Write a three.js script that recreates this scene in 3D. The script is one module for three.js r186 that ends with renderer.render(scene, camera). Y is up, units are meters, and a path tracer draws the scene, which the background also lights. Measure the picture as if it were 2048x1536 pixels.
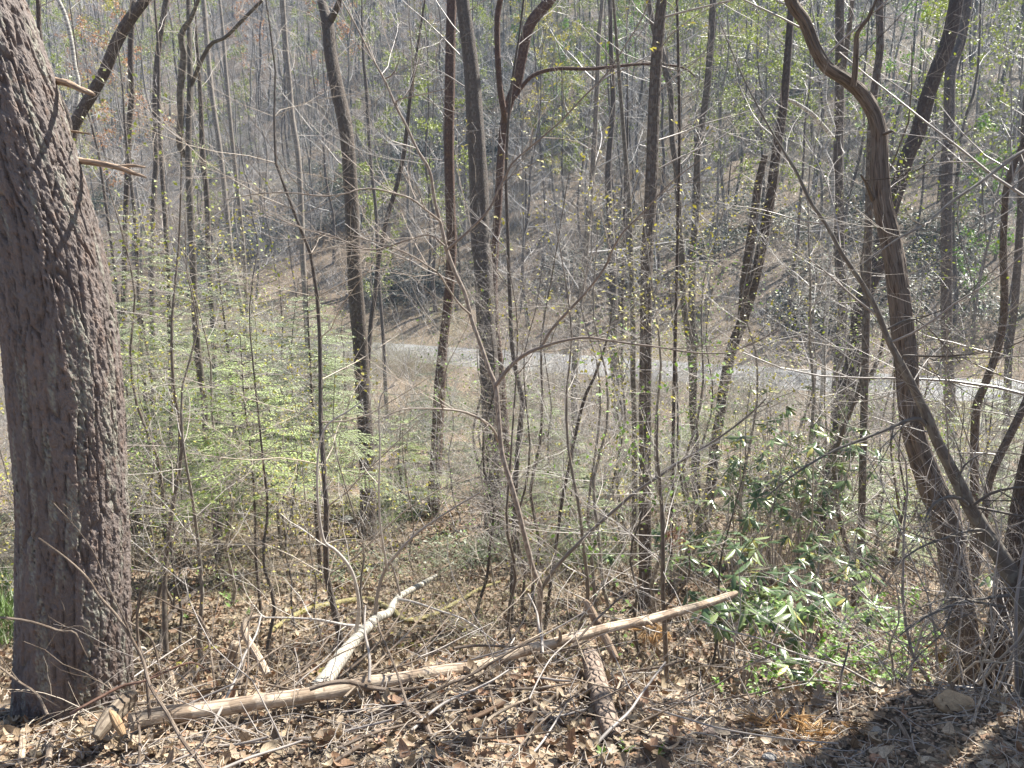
import * as THREE from 'three';
import { mergeGeometries } from 'three/addons/utils/BufferGeometryUtils.js';

// ------------------------------------------------------------------ camera, sky, sun, exposure
const scene = new THREE.Scene();
const D2R = Math.PI / 180;
const PITCH = -12 * D2R, VFOV = 53, EYE = 1.6;
const camera = new THREE.PerspectiveCamera(VFOV, 4 / 3, 0.05, 1500);
camera.position.set(0, EYE, 0);
camera.rotation.x = PITCH;
scene.add(camera);
const renderer = new THREE.WebGLRenderer();
renderer.toneMapping = THREE.LinearToneMapping;
renderer.toneMappingExposure = 3.05;
renderer.shadowMap.enabled = true;

const SUN_AZ = 55 * D2R, SUN_EL = 51 * D2R;
const sunDir = new THREE.Vector3(Math.sin(SUN_AZ) * Math.cos(SUN_EL), Math.sin(SUN_EL), -Math.cos(SUN_AZ) * Math.cos(SUN_EL));
{   // clear spring sky with a little haze, computed
  const w = 256, h = 128, data = new Float32Array(w * h * 4), v = new THREE.Vector3();
  for (let y = 0; y < h; y++) for (let x = 0; x < w; x++) {
    const el = ((y + 0.5) / h - 0.5) * Math.PI, az = ((x + 0.5) / w - 0.5) * 2 * Math.PI;
    v.set(Math.cos(el) * Math.cos(az), Math.sin(el), Math.cos(el) * Math.sin(az));
    const up = Math.max(0, v.y), hz = Math.pow(1 - up, 3), c = Math.max(0, v.dot(sunDir)), g = 0.15 * Math.pow(c, 6) + 0.8 * Math.pow(c, 40), k = (y * w + x) * 4;
    data[k] = 0.08 + 0.09 * hz + g; data[k + 1] = 0.11 + 0.095 * hz + g * 0.97; data[k + 2] = 0.18 + 0.085 * hz + g * 0.9; data[k + 3] = 1;
  }
  const t = new THREE.DataTexture(data, w, h, THREE.RGBAFormat, THREE.FloatType); t.mapping = THREE.EquirectangularReflectionMapping; t.magFilter = t.minFilter = THREE.LinearFilter; t.needsUpdate = true;
  scene.background = t; scene.environment = t;
}
const sun = new THREE.DirectionalLight(new THREE.Color(1, 0.95, 0.87), 5);
sun.position.copy(sunDir).multiplyScalar(120);
sun.castShadow = true;
sun.shadow.mapSize.set(4096, 4096);
Object.assign(sun.shadow.camera, { left: -90, right: 90, top: 90, bottom: -90, near: 1, far: 400 });
scene.add(sun, sun.target);
scene.fog = new THREE.FogExp2(new THREE.Color(0.42, 0.66, 1.0), 0.00055);

// ------------------------------------------------------------------ helpers
function rng(seed) {
  let a = seed >>> 0;
  const f = () => { a = (a + 0x6D2B79F5) | 0; let t = Math.imul(a ^ (a >>> 15), 1 | a); t = (t + Math.imul(t ^ (t >>> 7), 61 | t)) ^ t; return ((t ^ (t >>> 14)) >>> 0) / 4294967296; };
  f.r = (a, b) => a + (b - a) * f();
  f.s = (a = 1) => (f() * 2 - 1) * a;
  f.i = (n) => Math.floor(f() * n);
  f.g = () => f() + f() + f() - 1.5;
  return f;
}
const V = (x = 0, y = 0, z = 0) => new THREE.Vector3(x, y, z);
const lerp = (a, b, t) => a + (b - a) * t;
const clamp = (x, a = 0, b = 1) => Math.min(b, Math.max(a, x));
const smooth = (a, b, x) => { const t = clamp((x - a) / (b - a)); return t * t * (3 - 2 * t); };
function hash(x, y, s = 0) { let h = Math.imul(x, 374761393) ^ Math.imul(y, 668265263) ^ Math.imul(s, 2147483647); h = Math.imul(h ^ (h >>> 13), 1274126177); return ((h ^ (h >>> 16)) >>> 0) / 4294967296; }
function vnoise(x, y, s = 0, px = 0, py = 0) {
  const xi = Math.floor(x), yi = Math.floor(y), fx = x - xi, fy = y - yi, u = fx * fx * (3 - 2 * fx), v = fy * fy * (3 - 2 * fy);
  const m = (n, p) => (p ? ((n % p) + p) % p : n);
  const a = hash(m(xi, px), m(yi, py), s), b = hash(m(xi + 1, px), m(yi, py), s), c = hash(m(xi, px), m(yi + 1, py), s), d = hash(m(xi + 1, px), m(yi + 1, py), s);
  return lerp(lerp(a, b, u), lerp(c, d, u), v);
}
function fbm(x, y, oct = 4, s = 0, px = 0, py = 0) {
  let a = 0.5, t = 0, n = 0;
  for (let i = 0; i < oct; i++) { t += a * vnoise(x, y, s + i * 17, px, py); n += a; a *= 0.5; x *= 2; y *= 2; px *= 2; py *= 2; }
  return t / n;
}
function worley(x, y, s = 0, px = 0, py = 0) {
  const xi = Math.floor(x), yi = Math.floor(y); let f1 = 9, f2 = 9, id = 0;
  for (let j = -1; j <= 1; j++) for (let i = -1; i <= 1; i++) {
    let cx = xi + i, cy = yi + j; const hx = px ? ((cx % px) + px) % px : cx, hy = py ? ((cy % py) + py) % py : cy;
    const dx = cx + 0.15 + 0.7 * hash(hx, hy, s) - x, dy = cy + 0.1 + 0.8 * hash(hx, hy, s + 5) - y, d = Math.hypot(dx, dy);
    if (d < f1) { f2 = f1; f1 = d; id = hash(hx, hy, s + 9); } else if (d < f2) f2 = d;
  }
  return [f1, f2, id];
}
const counts = {};
function numbered(name) { const n = counts[name] = (counts[name] ?? -1) + 1; return n ? `${name}_${String(n).padStart(3, '0')}` : name; }
function tag(o, label, category, group, kind) {
  if (label) o.userData.label = label;
  if (category) o.userData.category = category;
  if (group) o.userData.group = group;
  if (kind) o.userData.kind = kind;
  return o;
}
function shade(o) { o.castShadow = o.receiveShadow = true; return o; }
function thing(name, label, category, pos, group) {
  const o = new THREE.Group(); o.name = numbered(name); if (pos) o.position.copy(pos); scene.add(o);
  return tag(o, label, category, group);
}
function part(name, geo, mat, parent, kind) {
  const m = shade(new THREE.Mesh(geo, mat)); m.name = name; parent.add(m); if (kind) m.userData.kind = kind; return m;
}
function solo(name, geo, mat, label, category, group, kind, pos) {
  const m = shade(new THREE.Mesh(geo, mat)); m.name = numbered(name); if (pos) m.position.copy(pos); scene.add(m); return tag(m, label, category, group, kind);
}
function structure(name, geo, mat) { const m = shade(new THREE.Mesh(geo, mat)); m.name = name; m.userData.kind = 'structure'; scene.add(m); return m; }

// tubes along polylines, merged into one geometry
class Tubes {
  constructor(origin = V()) { this.o = origin; this.p = []; this.n = []; this.u = []; this.c = []; this.i = []; }
  add(pts, rad, sides = 5, tile = 0.3, cap = true, bump) {
    const N = pts.length, base = this.p.length / 3, t = V(), a = V(), b = V(), q = new THREE.Quaternion(), prev = V();
    prev.subVectors(pts[1], pts[0]).normalize();
    a.set(Math.abs(prev.y) > 0.9 ? 1 : 0, Math.abs(prev.y) > 0.9 ? 0 : 1, 0).cross(prev).normalize();
    const r0 = rad[0], k = Math.max(1, Math.round((2 * Math.PI * r0) / tile));
    let v = 0;
    for (let j = 0; j < N; j++) {
      t.subVectors(pts[Math.min(N - 1, j + 1)], pts[Math.max(0, j - 1)]).normalize();
      q.setFromUnitVectors(prev, t); a.applyQuaternion(q).normalize(); prev.copy(t); b.crossVectors(t, a);
      if (j) v += pts[j].distanceTo(pts[j - 1]);
      for (let s = 0; s <= sides; s++) {
        const an = (s % sides) / sides * 2 * Math.PI, c = Math.cos(an), d = Math.sin(an);
        const nx = a.x * c + b.x * d, ny = a.y * c + b.y * d, nz = a.z * c + b.z * d;
        const r = rad[j] * (bump ? bump(an, v, rad[j]) : 1);
        this.p.push(pts[j].x + nx * r - this.o.x, pts[j].y + ny * r - this.o.y, pts[j].z + nz * r - this.o.z);
        this.n.push(nx, ny, nz); this.u.push((k * s) / sides, v / tile);
        if (j && s < sides) { const e = base + j * (sides + 1) + s, f = e - sides - 1; this.i.push(f, f + 1, e, f + 1, e + 1, e); }
      }
    }
    if (cap && sides > 3) for (const j of [0, N - 1]) {
      const c = this.p.length / 3, s0 = j ? -1 : 1; t.subVectors(pts[j ? N - 1 : 1], pts[j ? N - 2 : 0]).normalize().multiplyScalar(-s0);
      this.p.push(pts[j].x - this.o.x, pts[j].y - this.o.y, pts[j].z - this.o.z); this.n.push(t.x, t.y, t.z); this.u.push(0, v / tile);
      for (let s = 0; s <= sides; s++) { const e = (base + j * (sides + 1) + s) * 3; this.p.push(this.p[e], this.p[e + 1], this.p[e + 2]); this.n.push(t.x, t.y, t.z); this.u.push(s / sides, v / tile); }
      for (let s = 0; s < sides; s++) j ? this.i.push(c, c + 1 + s, c + 2 + s) : this.i.push(c, c + 2 + s, c + 1 + s);
    }
    this.rough ||= !!bump;
  }
  get empty() { return !this.i.length; }
  build() {
    const g = new THREE.BufferGeometry();
    g.setAttribute('position', new THREE.Float32BufferAttribute(this.p, 3));
    g.setAttribute('normal', new THREE.Float32BufferAttribute(this.n, 3));
    g.setAttribute('uv', new THREE.Float32BufferAttribute(this.u, 2));
    g.setIndex(this.i);
    if (this.rough) { seamNormals(g); }
    return g;
  }
}
function seamNormals(g) {   // smooth normals, shared across coincident vertices
  g.computeVertexNormals();
  const p = g.attributes.position, n = g.attributes.normal, m = new Map();
  for (let i = 0; i < p.count; i++) { const k = `${Math.round(p.getX(i) * 1e4)},${Math.round(p.getY(i) * 1e4)},${Math.round(p.getZ(i) * 1e4)}`; const l = m.get(k); if (l) l.push(i); else m.set(k, [i]); }
  for (const l of m.values()) if (l.length === 2) {
    const a = V().fromBufferAttribute(n, l[0]), b = V().fromBufferAttribute(n, l[1]);
    if (a.dot(b) > 0.2) { a.add(b).normalize(); for (const i of l) n.setXYZ(i, a.x, a.y, a.z); }
  }
}
class Leaves {   // small folded leaves, two triangles each
  constructor(origin = V()) { this.o = origin; this.p = []; this.n = []; this.u = []; this.i = []; this.c = []; }
  add(at, dir, nor, len, wid, col = [1, 1, 1]) {
    const s = V().crossVectors(dir, nor).normalize(), n = V().crossVectors(s, dir).normalize(), k = this.p.length / 3;
    const q = [at, at.clone().addScaledVector(dir, len * 0.5).addScaledVector(s, wid / 2).addScaledVector(n, wid * 0.2), at.clone().addScaledVector(dir, len).addScaledVector(n, -len * 0.08), at.clone().addScaledVector(dir, len * 0.5).addScaledVector(s, -wid / 2).addScaledVector(n, wid * 0.2)];
    for (const v of q) { this.p.push(v.x - this.o.x, v.y - this.o.y, v.z - this.o.z); this.n.push(n.x, n.y, n.z); this.c.push(...col); }
    this.u.push(0.5, 0, 1, 0.5, 0.5, 1, 0, 0.5);
    this.i.push(k, k + 1, k + 2, k, k + 2, k + 3);
  }
  get empty() { return !this.i.length; }
  build() {
    const g = new THREE.BufferGeometry();
    g.setAttribute('position', new THREE.Float32BufferAttribute(this.p, 3)); g.setAttribute('normal', new THREE.Float32BufferAttribute(this.n, 3));
    g.setAttribute('uv', new THREE.Float32BufferAttribute(this.u, 2)); g.setAttribute('color', new THREE.Float32BufferAttribute(this.c, 3)); g.setIndex(this.i);
    return g;
  }
}
function spline(pts, rad, step) {
  const c = new THREE.CatmullRomCurve3(pts, false, 'centripetal'), L = c.getLength(), n = Math.max(pts.length, Math.min(160, Math.ceil(L / step)));
  const P = [], R = [];
  for (let i = 0; i <= n; i++) { const t = i / n; P.push(c.getPoint(t)); const k = t * (pts.length - 1), a = Math.min(pts.length - 2, Math.floor(k)); R.push(lerp(rad[a], rad[a + 1], k - a)); }
  return [P, R];
}
// a wandering strand with side strands; tips go to `tips`
function grow(T, R, p, dir, len, r, o, depth = 0, tips) {
  const n = depth === 0 ? (o.n0 ?? 6) : depth === 1 ? 4 : 3, pts = [p.clone()], rad = [r], d = dir.clone().normalize(), wob = (o.wob ?? 0.22) * (depth ? 1.15 : 1);
  for (let j = 1; j <= n; j++) {
    d.x += R.s(wob); d.y += R.s(wob * 0.8) + (o.up ?? 0.06); d.z += R.s(wob); d.normalize();
    pts.push(pts[j - 1].clone().addScaledVector(d, len / n)); rad.push(r * lerp(1, o.tip ?? 0.32, j / n));
  }
  T.add(pts, rad, depth === 0 ? (o.s0 ?? 4) : 3, 0.3, false);
  if (tips) tips.push([pts[n], d.clone()]);
  if (depth >= o.depth) { if (tips) for (let j = 1; j < n; j++) tips.push([pts[j], d.clone()]); return; }
  const m = Math.max(1, Math.round((o.kids?.[depth] ?? 5) * R.r(0.7, 1.3)));
  for (let k = 0; k < m; k++) {
    const t = lerp(o.from ?? 0.18, 0.97, (k + R()) / m), x = t * n, a = Math.min(n - 1, Math.floor(x)), q = pts[a].clone().lerp(pts[a + 1], x - a);
    const along = V().subVectors(pts[a + 1], pts[a]).normalize(), side = V(R.s(), R.s(o.flat ?? 0.7), R.s()).cross(along).normalize();
    const an = R.r(0.5, 1.05), cd = along.multiplyScalar(Math.cos(an)).addScaledVector(side, Math.sin(an));
    grow(T, R, q, cd, len * R.r(0.32, 0.62) * (1.1 - t * 0.55), Math.max(o.rmin ?? 0.0012, lerp(rad[a], rad[a + 1], x - a) * R.r(0.45, 0.65)), o, depth + 1, tips);
  }
}

// ------------------------------------------------------------------ the lie of the land
const F = 768 / Math.tan((VFOV / 2) * D2R), CP = Math.cos(PITCH), SP = Math.sin(PITCH);
function ray(px, py) { const x = (px - 1024) / F, y = -(py - 768) / F; return V(x, y * CP + SP, y * SP - CP); }        // measured on the photograph
function P(px, py, d) { const r = ray(px, py); r.multiplyScalar(-d / r.z); r.y += EYE; return r; }
const viewDepth = (p) => (p.y - EYE) * SP - p.z * CP;
function table(t, x) { if (x <= t[0][0]) return t[0][1]; for (let i = 1; i < t.length; i++) if (x <= t[i][0]) { const [a, b] = t[i - 1], [c, e] = t[i]; return lerp(b, e, (x - a) / (c - a)); } return t[t.length - 1][1]; }
const ROAD = [[-200, 86], [-120, 72], [-60, 59], [-25.6, 50.5], [-15.5, 47.5], [-6.6, 44.3], [2, 41], [13.8, 36.5], [23, 33.5], [45, 28], [90, 20], [200, 5]];
const roadD = (x) => (table(ROAD, x - 4) + table(ROAD, x - 2) + table(ROAD, x) + table(ROAD, x + 2) + table(ROAD, x + 4)) / 5;
const PROFILE = [[2.15, 0], [2.8, -0.33], [3.6, -0.95], [4.5, -1.5], [5.5, -2.0], [6.5, -2.42], [8, -2.95], [10, -3.55], [13, -4.4], [18, -5.2], [24, -5.65], [30, -5.85], [36, -5.9]];
const BANK = [[0, 0], [3.2, 0], [4.2, 0.45], [5.6, 1.1], [10, 2.6], [20, 7.0], [40, 16.5], [80, 38], [140, 72], [260, 130]];
function groundY(x, z) {
  const d = -z, rc = roadD(x), s = d - rc;
  const prof = (table(PROFILE, d - 0.25) + table(PROFILE, d) * 2 + table(PROFILE, d + 0.25)) / 4;
  let y = d < 40 ? lerp(prof, -5.9, smooth(-6, -3.4, s)) : -5.9;
  if (s > 0) y = -5.9 + (table(BANK, s - 0.8) + table(BANK, s) + table(BANK, s + 0.8)) / 3;
  const off = Math.abs(s) > 3.2 ? smooth(3.2, 6, Math.abs(s)) : 0;
  y += off * (fbm(x * 0.35 + 40, z * 0.35, 3, 3) - 0.5) * 0.55 * smooth(3, 12, d) + off * (fbm(x * 0.06 + 9, z * 0.06, 2, 5) - 0.5) * 6 * smooth(6, 40, s);
  if (d < 9) y += (fbm(x * 4 + 7, z * 4, 3, 11) - 0.5) * 0.09 * (1 - smooth(5, 9, d)) + (fbm(x * 15, z * 15, 3, 12) - 0.5) * 0.03 * (1 - smooth(3, 6, d));
  y += 0.21 * Math.exp(-(((x + 0.05) / 0.62) ** 2) - ((d - 2.8) / 0.42) ** 2);
  y += 0.10 * Math.exp(-(((x - 1.55) / 0.35) ** 2) - ((d - 2.55) / 0.35) ** 2);
  return y;
}
function hit(px, py, lift = 0) {   // where a pixel's ray meets the ground
  const r = ray(px, py); r.multiplyScalar(-1 / r.z); let d = 1;
  for (let i = 0; i < 4000; i++) { if (EYE + r.y * d < groundY(r.x * d, -d) + lift) break; d += d < 12 ? 0.02 : 0.08; if (d > 250) break; }
  return V(r.x * d, EYE + r.y * d, -d);
}
const onGround = (x, d, lift = 0) => V(x, groundY(x, -d) + lift, -d);
const atPx = (px, d) => ((px - 1024) / F) * (d * CP + 1.2);   // sideways place of a pixel column, for things low on the ground

// ------------------------------------------------------------------ computed textures
function tex(size, fn, srgb = true, wpx) {
  const w = wpx ?? size, data = new Uint8Array(w * size * 4), c = [0, 0, 0];
  for (let y = 0; y < size; y++) for (let x = 0; x < w; x++) { fn(x / w, y / size, c); const k = (y * w + x) * 4; for (let j = 0; j < 3; j++) data[k + j] = clamp(c[j]) * 255; data[k + 3] = 255; }
  const t = new THREE.DataTexture(data, w, size); t.wrapS = t.wrapT = THREE.RepeatWrapping; t.magFilter = t.minFilter = THREE.LinearFilter; if (srgb) t.colorSpace = THREE.SRGBColorSpace; t.needsUpdate = true; return t;
}
const toS = (l) => (l <= 0.0031308 ? 12.92 * l : 1.055 * l ** (1 / 2.4) - 0.055);
const put = (c, a, b, t) => { for (let j = 0; j < 3; j++) c[j] = toS(lerp(a[j], b[j], clamp(t))); };
const wuOf = (u, v) => u + 0.05 * (fbm(u * 4, v * 3, 2, 31, 4, 3) - 0.5);
function barkMaps(kind) {
  const h = (u, v) => {
    const wu = u + 0.05 * (fbm(u * 4, v * 3, 2, 31, 4, 3) - 0.5);
    if (kind === 'rough') { const w = worley(wu * 9, v * 3, 7, 9, 3); return clamp((w[1] - w[0]) * 2.6) * 0.75 + 0.25 * fbm(u * 24, v * 18, 3, 3, 24, 18); }
    if (kind === 'smooth') return fbm(u * 8, v * 5, 4, 41, 8, 5) * 0.6 + 0.4 * fbm(u * 30, v * 16, 2, 43, 30, 16);
    if (kind === 'wood') return fbm(wu * 26, v * 1, 3, 51, 26, 1) * 0.75 + 0.25 * fbm(u * 50, v * 4, 2, 53, 50, 4);
    if (kind === 'birch') return fbm(u * 4, v * 22, 3, 61, 4, 22);
    return fbm(wu * 13, v * 3, 4, 71, 13, 3) * 0.8 + 0.2 * smooth(0.02, 0.2, (() => { const w = worley(wu * 9, v * 2, 73, 9, 2); return w[1] - w[0]; })());   // stringy
  };
  const pal = {
    rough: [[0.07, 0.058, 0.05], [0.18, 0.155, 0.138]], smooth: [[0.1, 0.09, 0.08], [0.25, 0.23, 0.205]], wood: [[0.22, 0.175, 0.13], [0.5, 0.43, 0.35]],
    birch: [[0.2, 0.185, 0.16], [0.5, 0.48, 0.43]], stringy: [[0.09, 0.072, 0.06], [0.27, 0.225, 0.185]],
  }[kind];
  const map = tex(384, (u, v, c) => {
    const k = h(u, v), l = fbm(u * 5, v * 6, 3, 91, 5, 6), q = fbm(u * 3, v * 2, 3, 97, 3, 2);
    put(c, pal[0], pal[1], kind === 'birch' ? smooth(0.34, 0.6, k) * (0.75 + 0.5 * q) : kind === 'stringy' ? smooth(0.2, 0.8, k) * 0.9 + 0.3 * (fbm(u * 40, v * 12, 3, 99, 40, 12) - 0.4) : 0.3 * k + 0.9 * fbm(u * 40, v * 26, 3, 99, 40, 26) * (0.4 + q * 0.9));
    const lich = smooth(0.56, 0.66, l) * (kind === 'wood' || kind === 'birch' ? 0 : kind === 'stringy' ? 0.12 : kind === 'rough' ? 0.3 : 0.55); if (lich > 0) { const g = [0.36, 0.37, 0.33].map(toS); for (let j = 0; j < 3; j++) c[j] = lerp(c[j], g[j], lich); }
    if (kind === 'wood') { const b = smooth(0.52, 0.6, fbm(u * 4 + 0.2 * k, v * 5, 4, 103, 4, 5)) * 0.65, e = smooth(0.66, 0.7, fbm(wuOf(u, v) * 18, v * 1, 2, 105, 18, 1)) * 0.6, g = [0.17, 0.125, 0.09].map(toS), d2 = [0.09, 0.07, 0.055].map(toS); for (let j = 0; j < 3; j++) { c[j] = lerp(c[j], g[j], b); c[j] = lerp(c[j], d2[j], e); } }
    const red = smooth(0.58, 0.75, q) * 0.3; c[0] += red * 0.06; c[2] -= red * 0.05;
  });
  const bumpMap = tex(384, (u, v, c) => { c[0] = c[1] = c[2] = h(u, v); }, false);
  return { map, bumpMap };
}
const std = (o) => new THREE.MeshStandardMaterial({ roughness: 0.9, metalness: 0, ...o });
const M = {};
for (const k of ['rough', 'smooth', 'wood', 'birch', 'stringy']) { const m = barkMaps(k); M[k] = std({ ...m, bumpScale: { rough: 0.012, smooth: 0.002, wood: 0.004, birch: 0.001, stringy: 0.012 }[k], roughness: k === 'smooth' ? 0.7 : 0.85 }); M[k].name = k + '_bark'; }
const tint = (base, r, g, b, extra = {}) => { const m = M[base].clone(); m.color.setRGB(r, g, b); Object.assign(m, extra); return m; };
M.dark = tint('rough', 0.8, 0.74, 0.7);
M.reddish = tint('rough', 0.95, 0.72, 0.64);
M.grey = tint('rough', 0.95, 0.92, 0.88);
M.palegrey = tint('smooth', 1.1, 1.05, 1.0);
M.twig = std({ color: new THREE.Color(0.31, 0.275, 0.245), roughness: 0.42 });
M.twigTan = std({ color: new THREE.Color(0.4, 0.34, 0.27), roughness: 0.45 });
M.twigDark = std({ color: new THREE.Color(0.13, 0.105, 0.09), roughness: 0.6 });
M.twigPale = std({ color: new THREE.Color(0.46, 0.425, 0.385), roughness: 0.4 });
M.stick = tint('wood', 0.72, 0.68, 0.66);
M.stickPale = tint('wood', 1.5, 1.45, 1.36);
M.orangeWood = tint('wood', 1.1, 0.72, 0.45);
const leafMat = (r, g, b, tr = 0.45, rough = 0.75, vc = true) => new THREE.MeshPhysicalMaterial({ color: new THREE.Color(r, g, b), roughness: rough, transmission: tr, thickness: 0, side: THREE.DoubleSide, vertexColors: vc });
M.hemlock = leafMat(0.24, 0.31, 0.12, 0.5);
M.hemlockNew = leafMat(0.31, 0.41, 0.11, 0.5);
M.hemlockDark = leafMat(0.1, 0.15, 0.075, 0.4);
M.spring = leafMat(0.3, 0.36, 0.06, 0.5);
M.yellow = leafMat(0.5, 0.46, 0.09, 0.5);
M.bright = leafMat(0.2, 0.36, 0.05, 0.5);
M.orange = leafMat(0.5, 0.24, 0.09, 0.45);
M.red = leafMat(0.45, 0.12, 0.07, 0.45);
M.needleDead = leafMat(0.52, 0.33, 0.14, 0.3);
M.pine = leafMat(0.13, 0.2, 0.08, 0.3);

// ------------------------------------------------------------------ ground, road
const LEAFTONES = [[0.35, 0.265, 0.18], [0.43, 0.34, 0.235], [0.24, 0.175, 0.115], [0.5, 0.415, 0.3], [0.34, 0.21, 0.13], [0.15, 0.115, 0.085]];
function litterMaps() {
  const S = 1024, col = new Float32Array(S * S * 3), hgt = new Float32Array(S * S), R = rng(5);
  for (let k = 0; k < S * S; k++) { col[k * 3] = 0.12; col[k * 3 + 1] = 0.085; col[k * 3 + 2] = 0.06; }
  for (let n = 0; n < 9000; n++) {
    const cx = R() * S, cy = R() * S, a = R() * 6.28, l = R.r(9, 22), w = l * R.r(0.3, 0.55), t = LEAFTONES[R.i(6)], b = R.r(0.65, 1.15), ca = Math.cos(a), sa = Math.sin(a), tilt = R.s(0.4), hb = R.r(0.2, 0.7);
    for (let y = -24; y <= 24; y++) for (let x = -24; x <= 24; x++) {
      const u = (x * ca + y * sa) / l, v = (-x * sa + y * ca) / w, e = u * u + v * v * (1 + 0.4 * Math.sin(u * 9));
      if (e > 1) continue;
      const k = ((Math.floor(cy + y) + S) % S) * S + ((Math.floor(cx + x) + S) % S), rib = Math.abs(v) < 0.1 ? 0.85 : 1;
      for (let j = 0; j < 3; j++) col[k * 3 + j] = t[j] * b * rib; hgt[k] = hb + tilt * v * 0.5 + 0.2 * v * v;
    }
  }
  return {
    map: tex(S, (u, v, c) => { const k = (Math.floor(v * S) * S + Math.floor(u * S)); for (let j = 0; j < 3; j++) c[j] = toS(col[k * 3 + j]); }),
    bumpMap: tex(S, (u, v, c) => { c[0] = c[1] = c[2] = hgt[Math.floor(v * S) * S + Math.floor(u * S)]; }, false),
  };
}
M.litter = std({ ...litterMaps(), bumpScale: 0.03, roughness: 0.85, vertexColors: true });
{
  const NX = 240, ds = []; let d = -14; while (d < 300) { ds.push(d); d += d < 1.4 ? 1.2 : d < 3.4 ? 0.035 : d < 10 ? 0.1 : d < 60 ? 0.4 : 3; if (d > -2 && d < 1.4 && d + 1.2 > 1.4) { ds.push(d); d = 1.4; } }
  const pos = [], uv = [], col = [], idx = [];
  ds.forEach((dd, j) => {
    const w = dd < 3.4 ? lerp(3, 4.4, clamp(dd / 3.4)) + (dd < 0 ? -dd * 2 : 0) : dd * 1.3 + 0.2;
    for (let i = 0; i <= NX; i++) {
      const t = (i / NX) * 2 - 1, x = w * (t * 0.75 + 0.25 * t * t * t) * (Math.abs(t) > 0.97 ? 3.5 : 1), y = groundY(x, -dd);
      pos.push(x, y, -dd); uv.push(x / 1.7, dd / 1.7);
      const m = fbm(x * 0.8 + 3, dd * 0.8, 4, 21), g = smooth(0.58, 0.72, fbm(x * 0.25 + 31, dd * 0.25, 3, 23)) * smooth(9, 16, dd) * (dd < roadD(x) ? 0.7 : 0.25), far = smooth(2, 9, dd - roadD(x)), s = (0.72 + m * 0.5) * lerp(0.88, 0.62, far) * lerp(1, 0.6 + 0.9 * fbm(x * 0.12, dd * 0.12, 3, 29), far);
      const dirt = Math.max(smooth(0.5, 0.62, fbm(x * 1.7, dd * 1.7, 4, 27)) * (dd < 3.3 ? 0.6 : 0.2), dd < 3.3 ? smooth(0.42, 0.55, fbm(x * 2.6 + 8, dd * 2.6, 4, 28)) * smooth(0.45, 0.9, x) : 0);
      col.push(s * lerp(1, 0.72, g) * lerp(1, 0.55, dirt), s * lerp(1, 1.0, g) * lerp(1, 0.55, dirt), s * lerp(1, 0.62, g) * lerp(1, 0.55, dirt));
      if (j && i < NX) { const e = j * (NX + 1) + i, f = e - NX - 1; idx.push(f, f + 1, e, f + 1, e + 1, e); }
    }
  });
  const g = new THREE.BufferGeometry();
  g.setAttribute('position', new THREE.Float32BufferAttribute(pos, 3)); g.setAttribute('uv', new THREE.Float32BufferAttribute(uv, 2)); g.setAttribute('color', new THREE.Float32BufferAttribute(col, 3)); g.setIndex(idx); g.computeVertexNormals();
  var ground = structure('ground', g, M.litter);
}
{
  const asphalt = { map: tex(512, (u, v, c) => { const n = fbm(u * 120, v * 120, 2, 3, 120, 120), m = fbm(u * 6, v * 6, 4, 4, 6, 6); put(c, [0.21, 0.215, 0.222], [0.32, 0.325, 0.332], n * 0.5 + m * 0.5); }), bumpMap: tex(256, (u, v, c) => { c[0] = c[1] = c[2] = fbm(u * 60, v * 60, 2, 8, 60, 60); }, false) };
  const pos = [], uv = [], idx = [], K = [-2.75, -2.6, -1.3, 0, 1.3, 2.6, 2.75], HY = [-0.03, 0.012, 0.035, 0.05, 0.035, 0.012, -0.03]; let len = 0;
  for (let j = 0; j <= 420; j++) {
    const x = lerp(-110, 60, j / 420), a = V(x, 0, -roadD(x)), b = V(x + 0.5, 0, -roadD(x + 0.5)), t = b.clone().sub(a).normalize(); len += 170 / 420 / t.x;
    K.forEach((k, i) => { const ed = Math.abs(k) > 2.5 ? (fbm(len * 1.7, k, 4, 13) - 0.5) * 1.1 : 0, px = a.x + t.z * (k + ed), pz = a.z - t.x * (k + ed); pos.push(px, -5.88 + HY[i], pz); uv.push(k / 2, len / 2); if (j && i) { const e = j * 7 + i, f = e - 7; idx.push(f - 1, f, e, f - 1, e, e - 1); } });
  }
  const g = new THREE.BufferGeometry(); g.setAttribute('position', new THREE.Float32BufferAttribute(pos, 3)); g.setAttribute('uv', new THREE.Float32BufferAttribute(uv, 2)); g.setIndex(idx); g.computeVertexNormals();
  structure('road', g, std({ ...asphalt, bumpScale: 0.004, roughness: 0.75, side: THREE.DoubleSide }));
}

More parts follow.
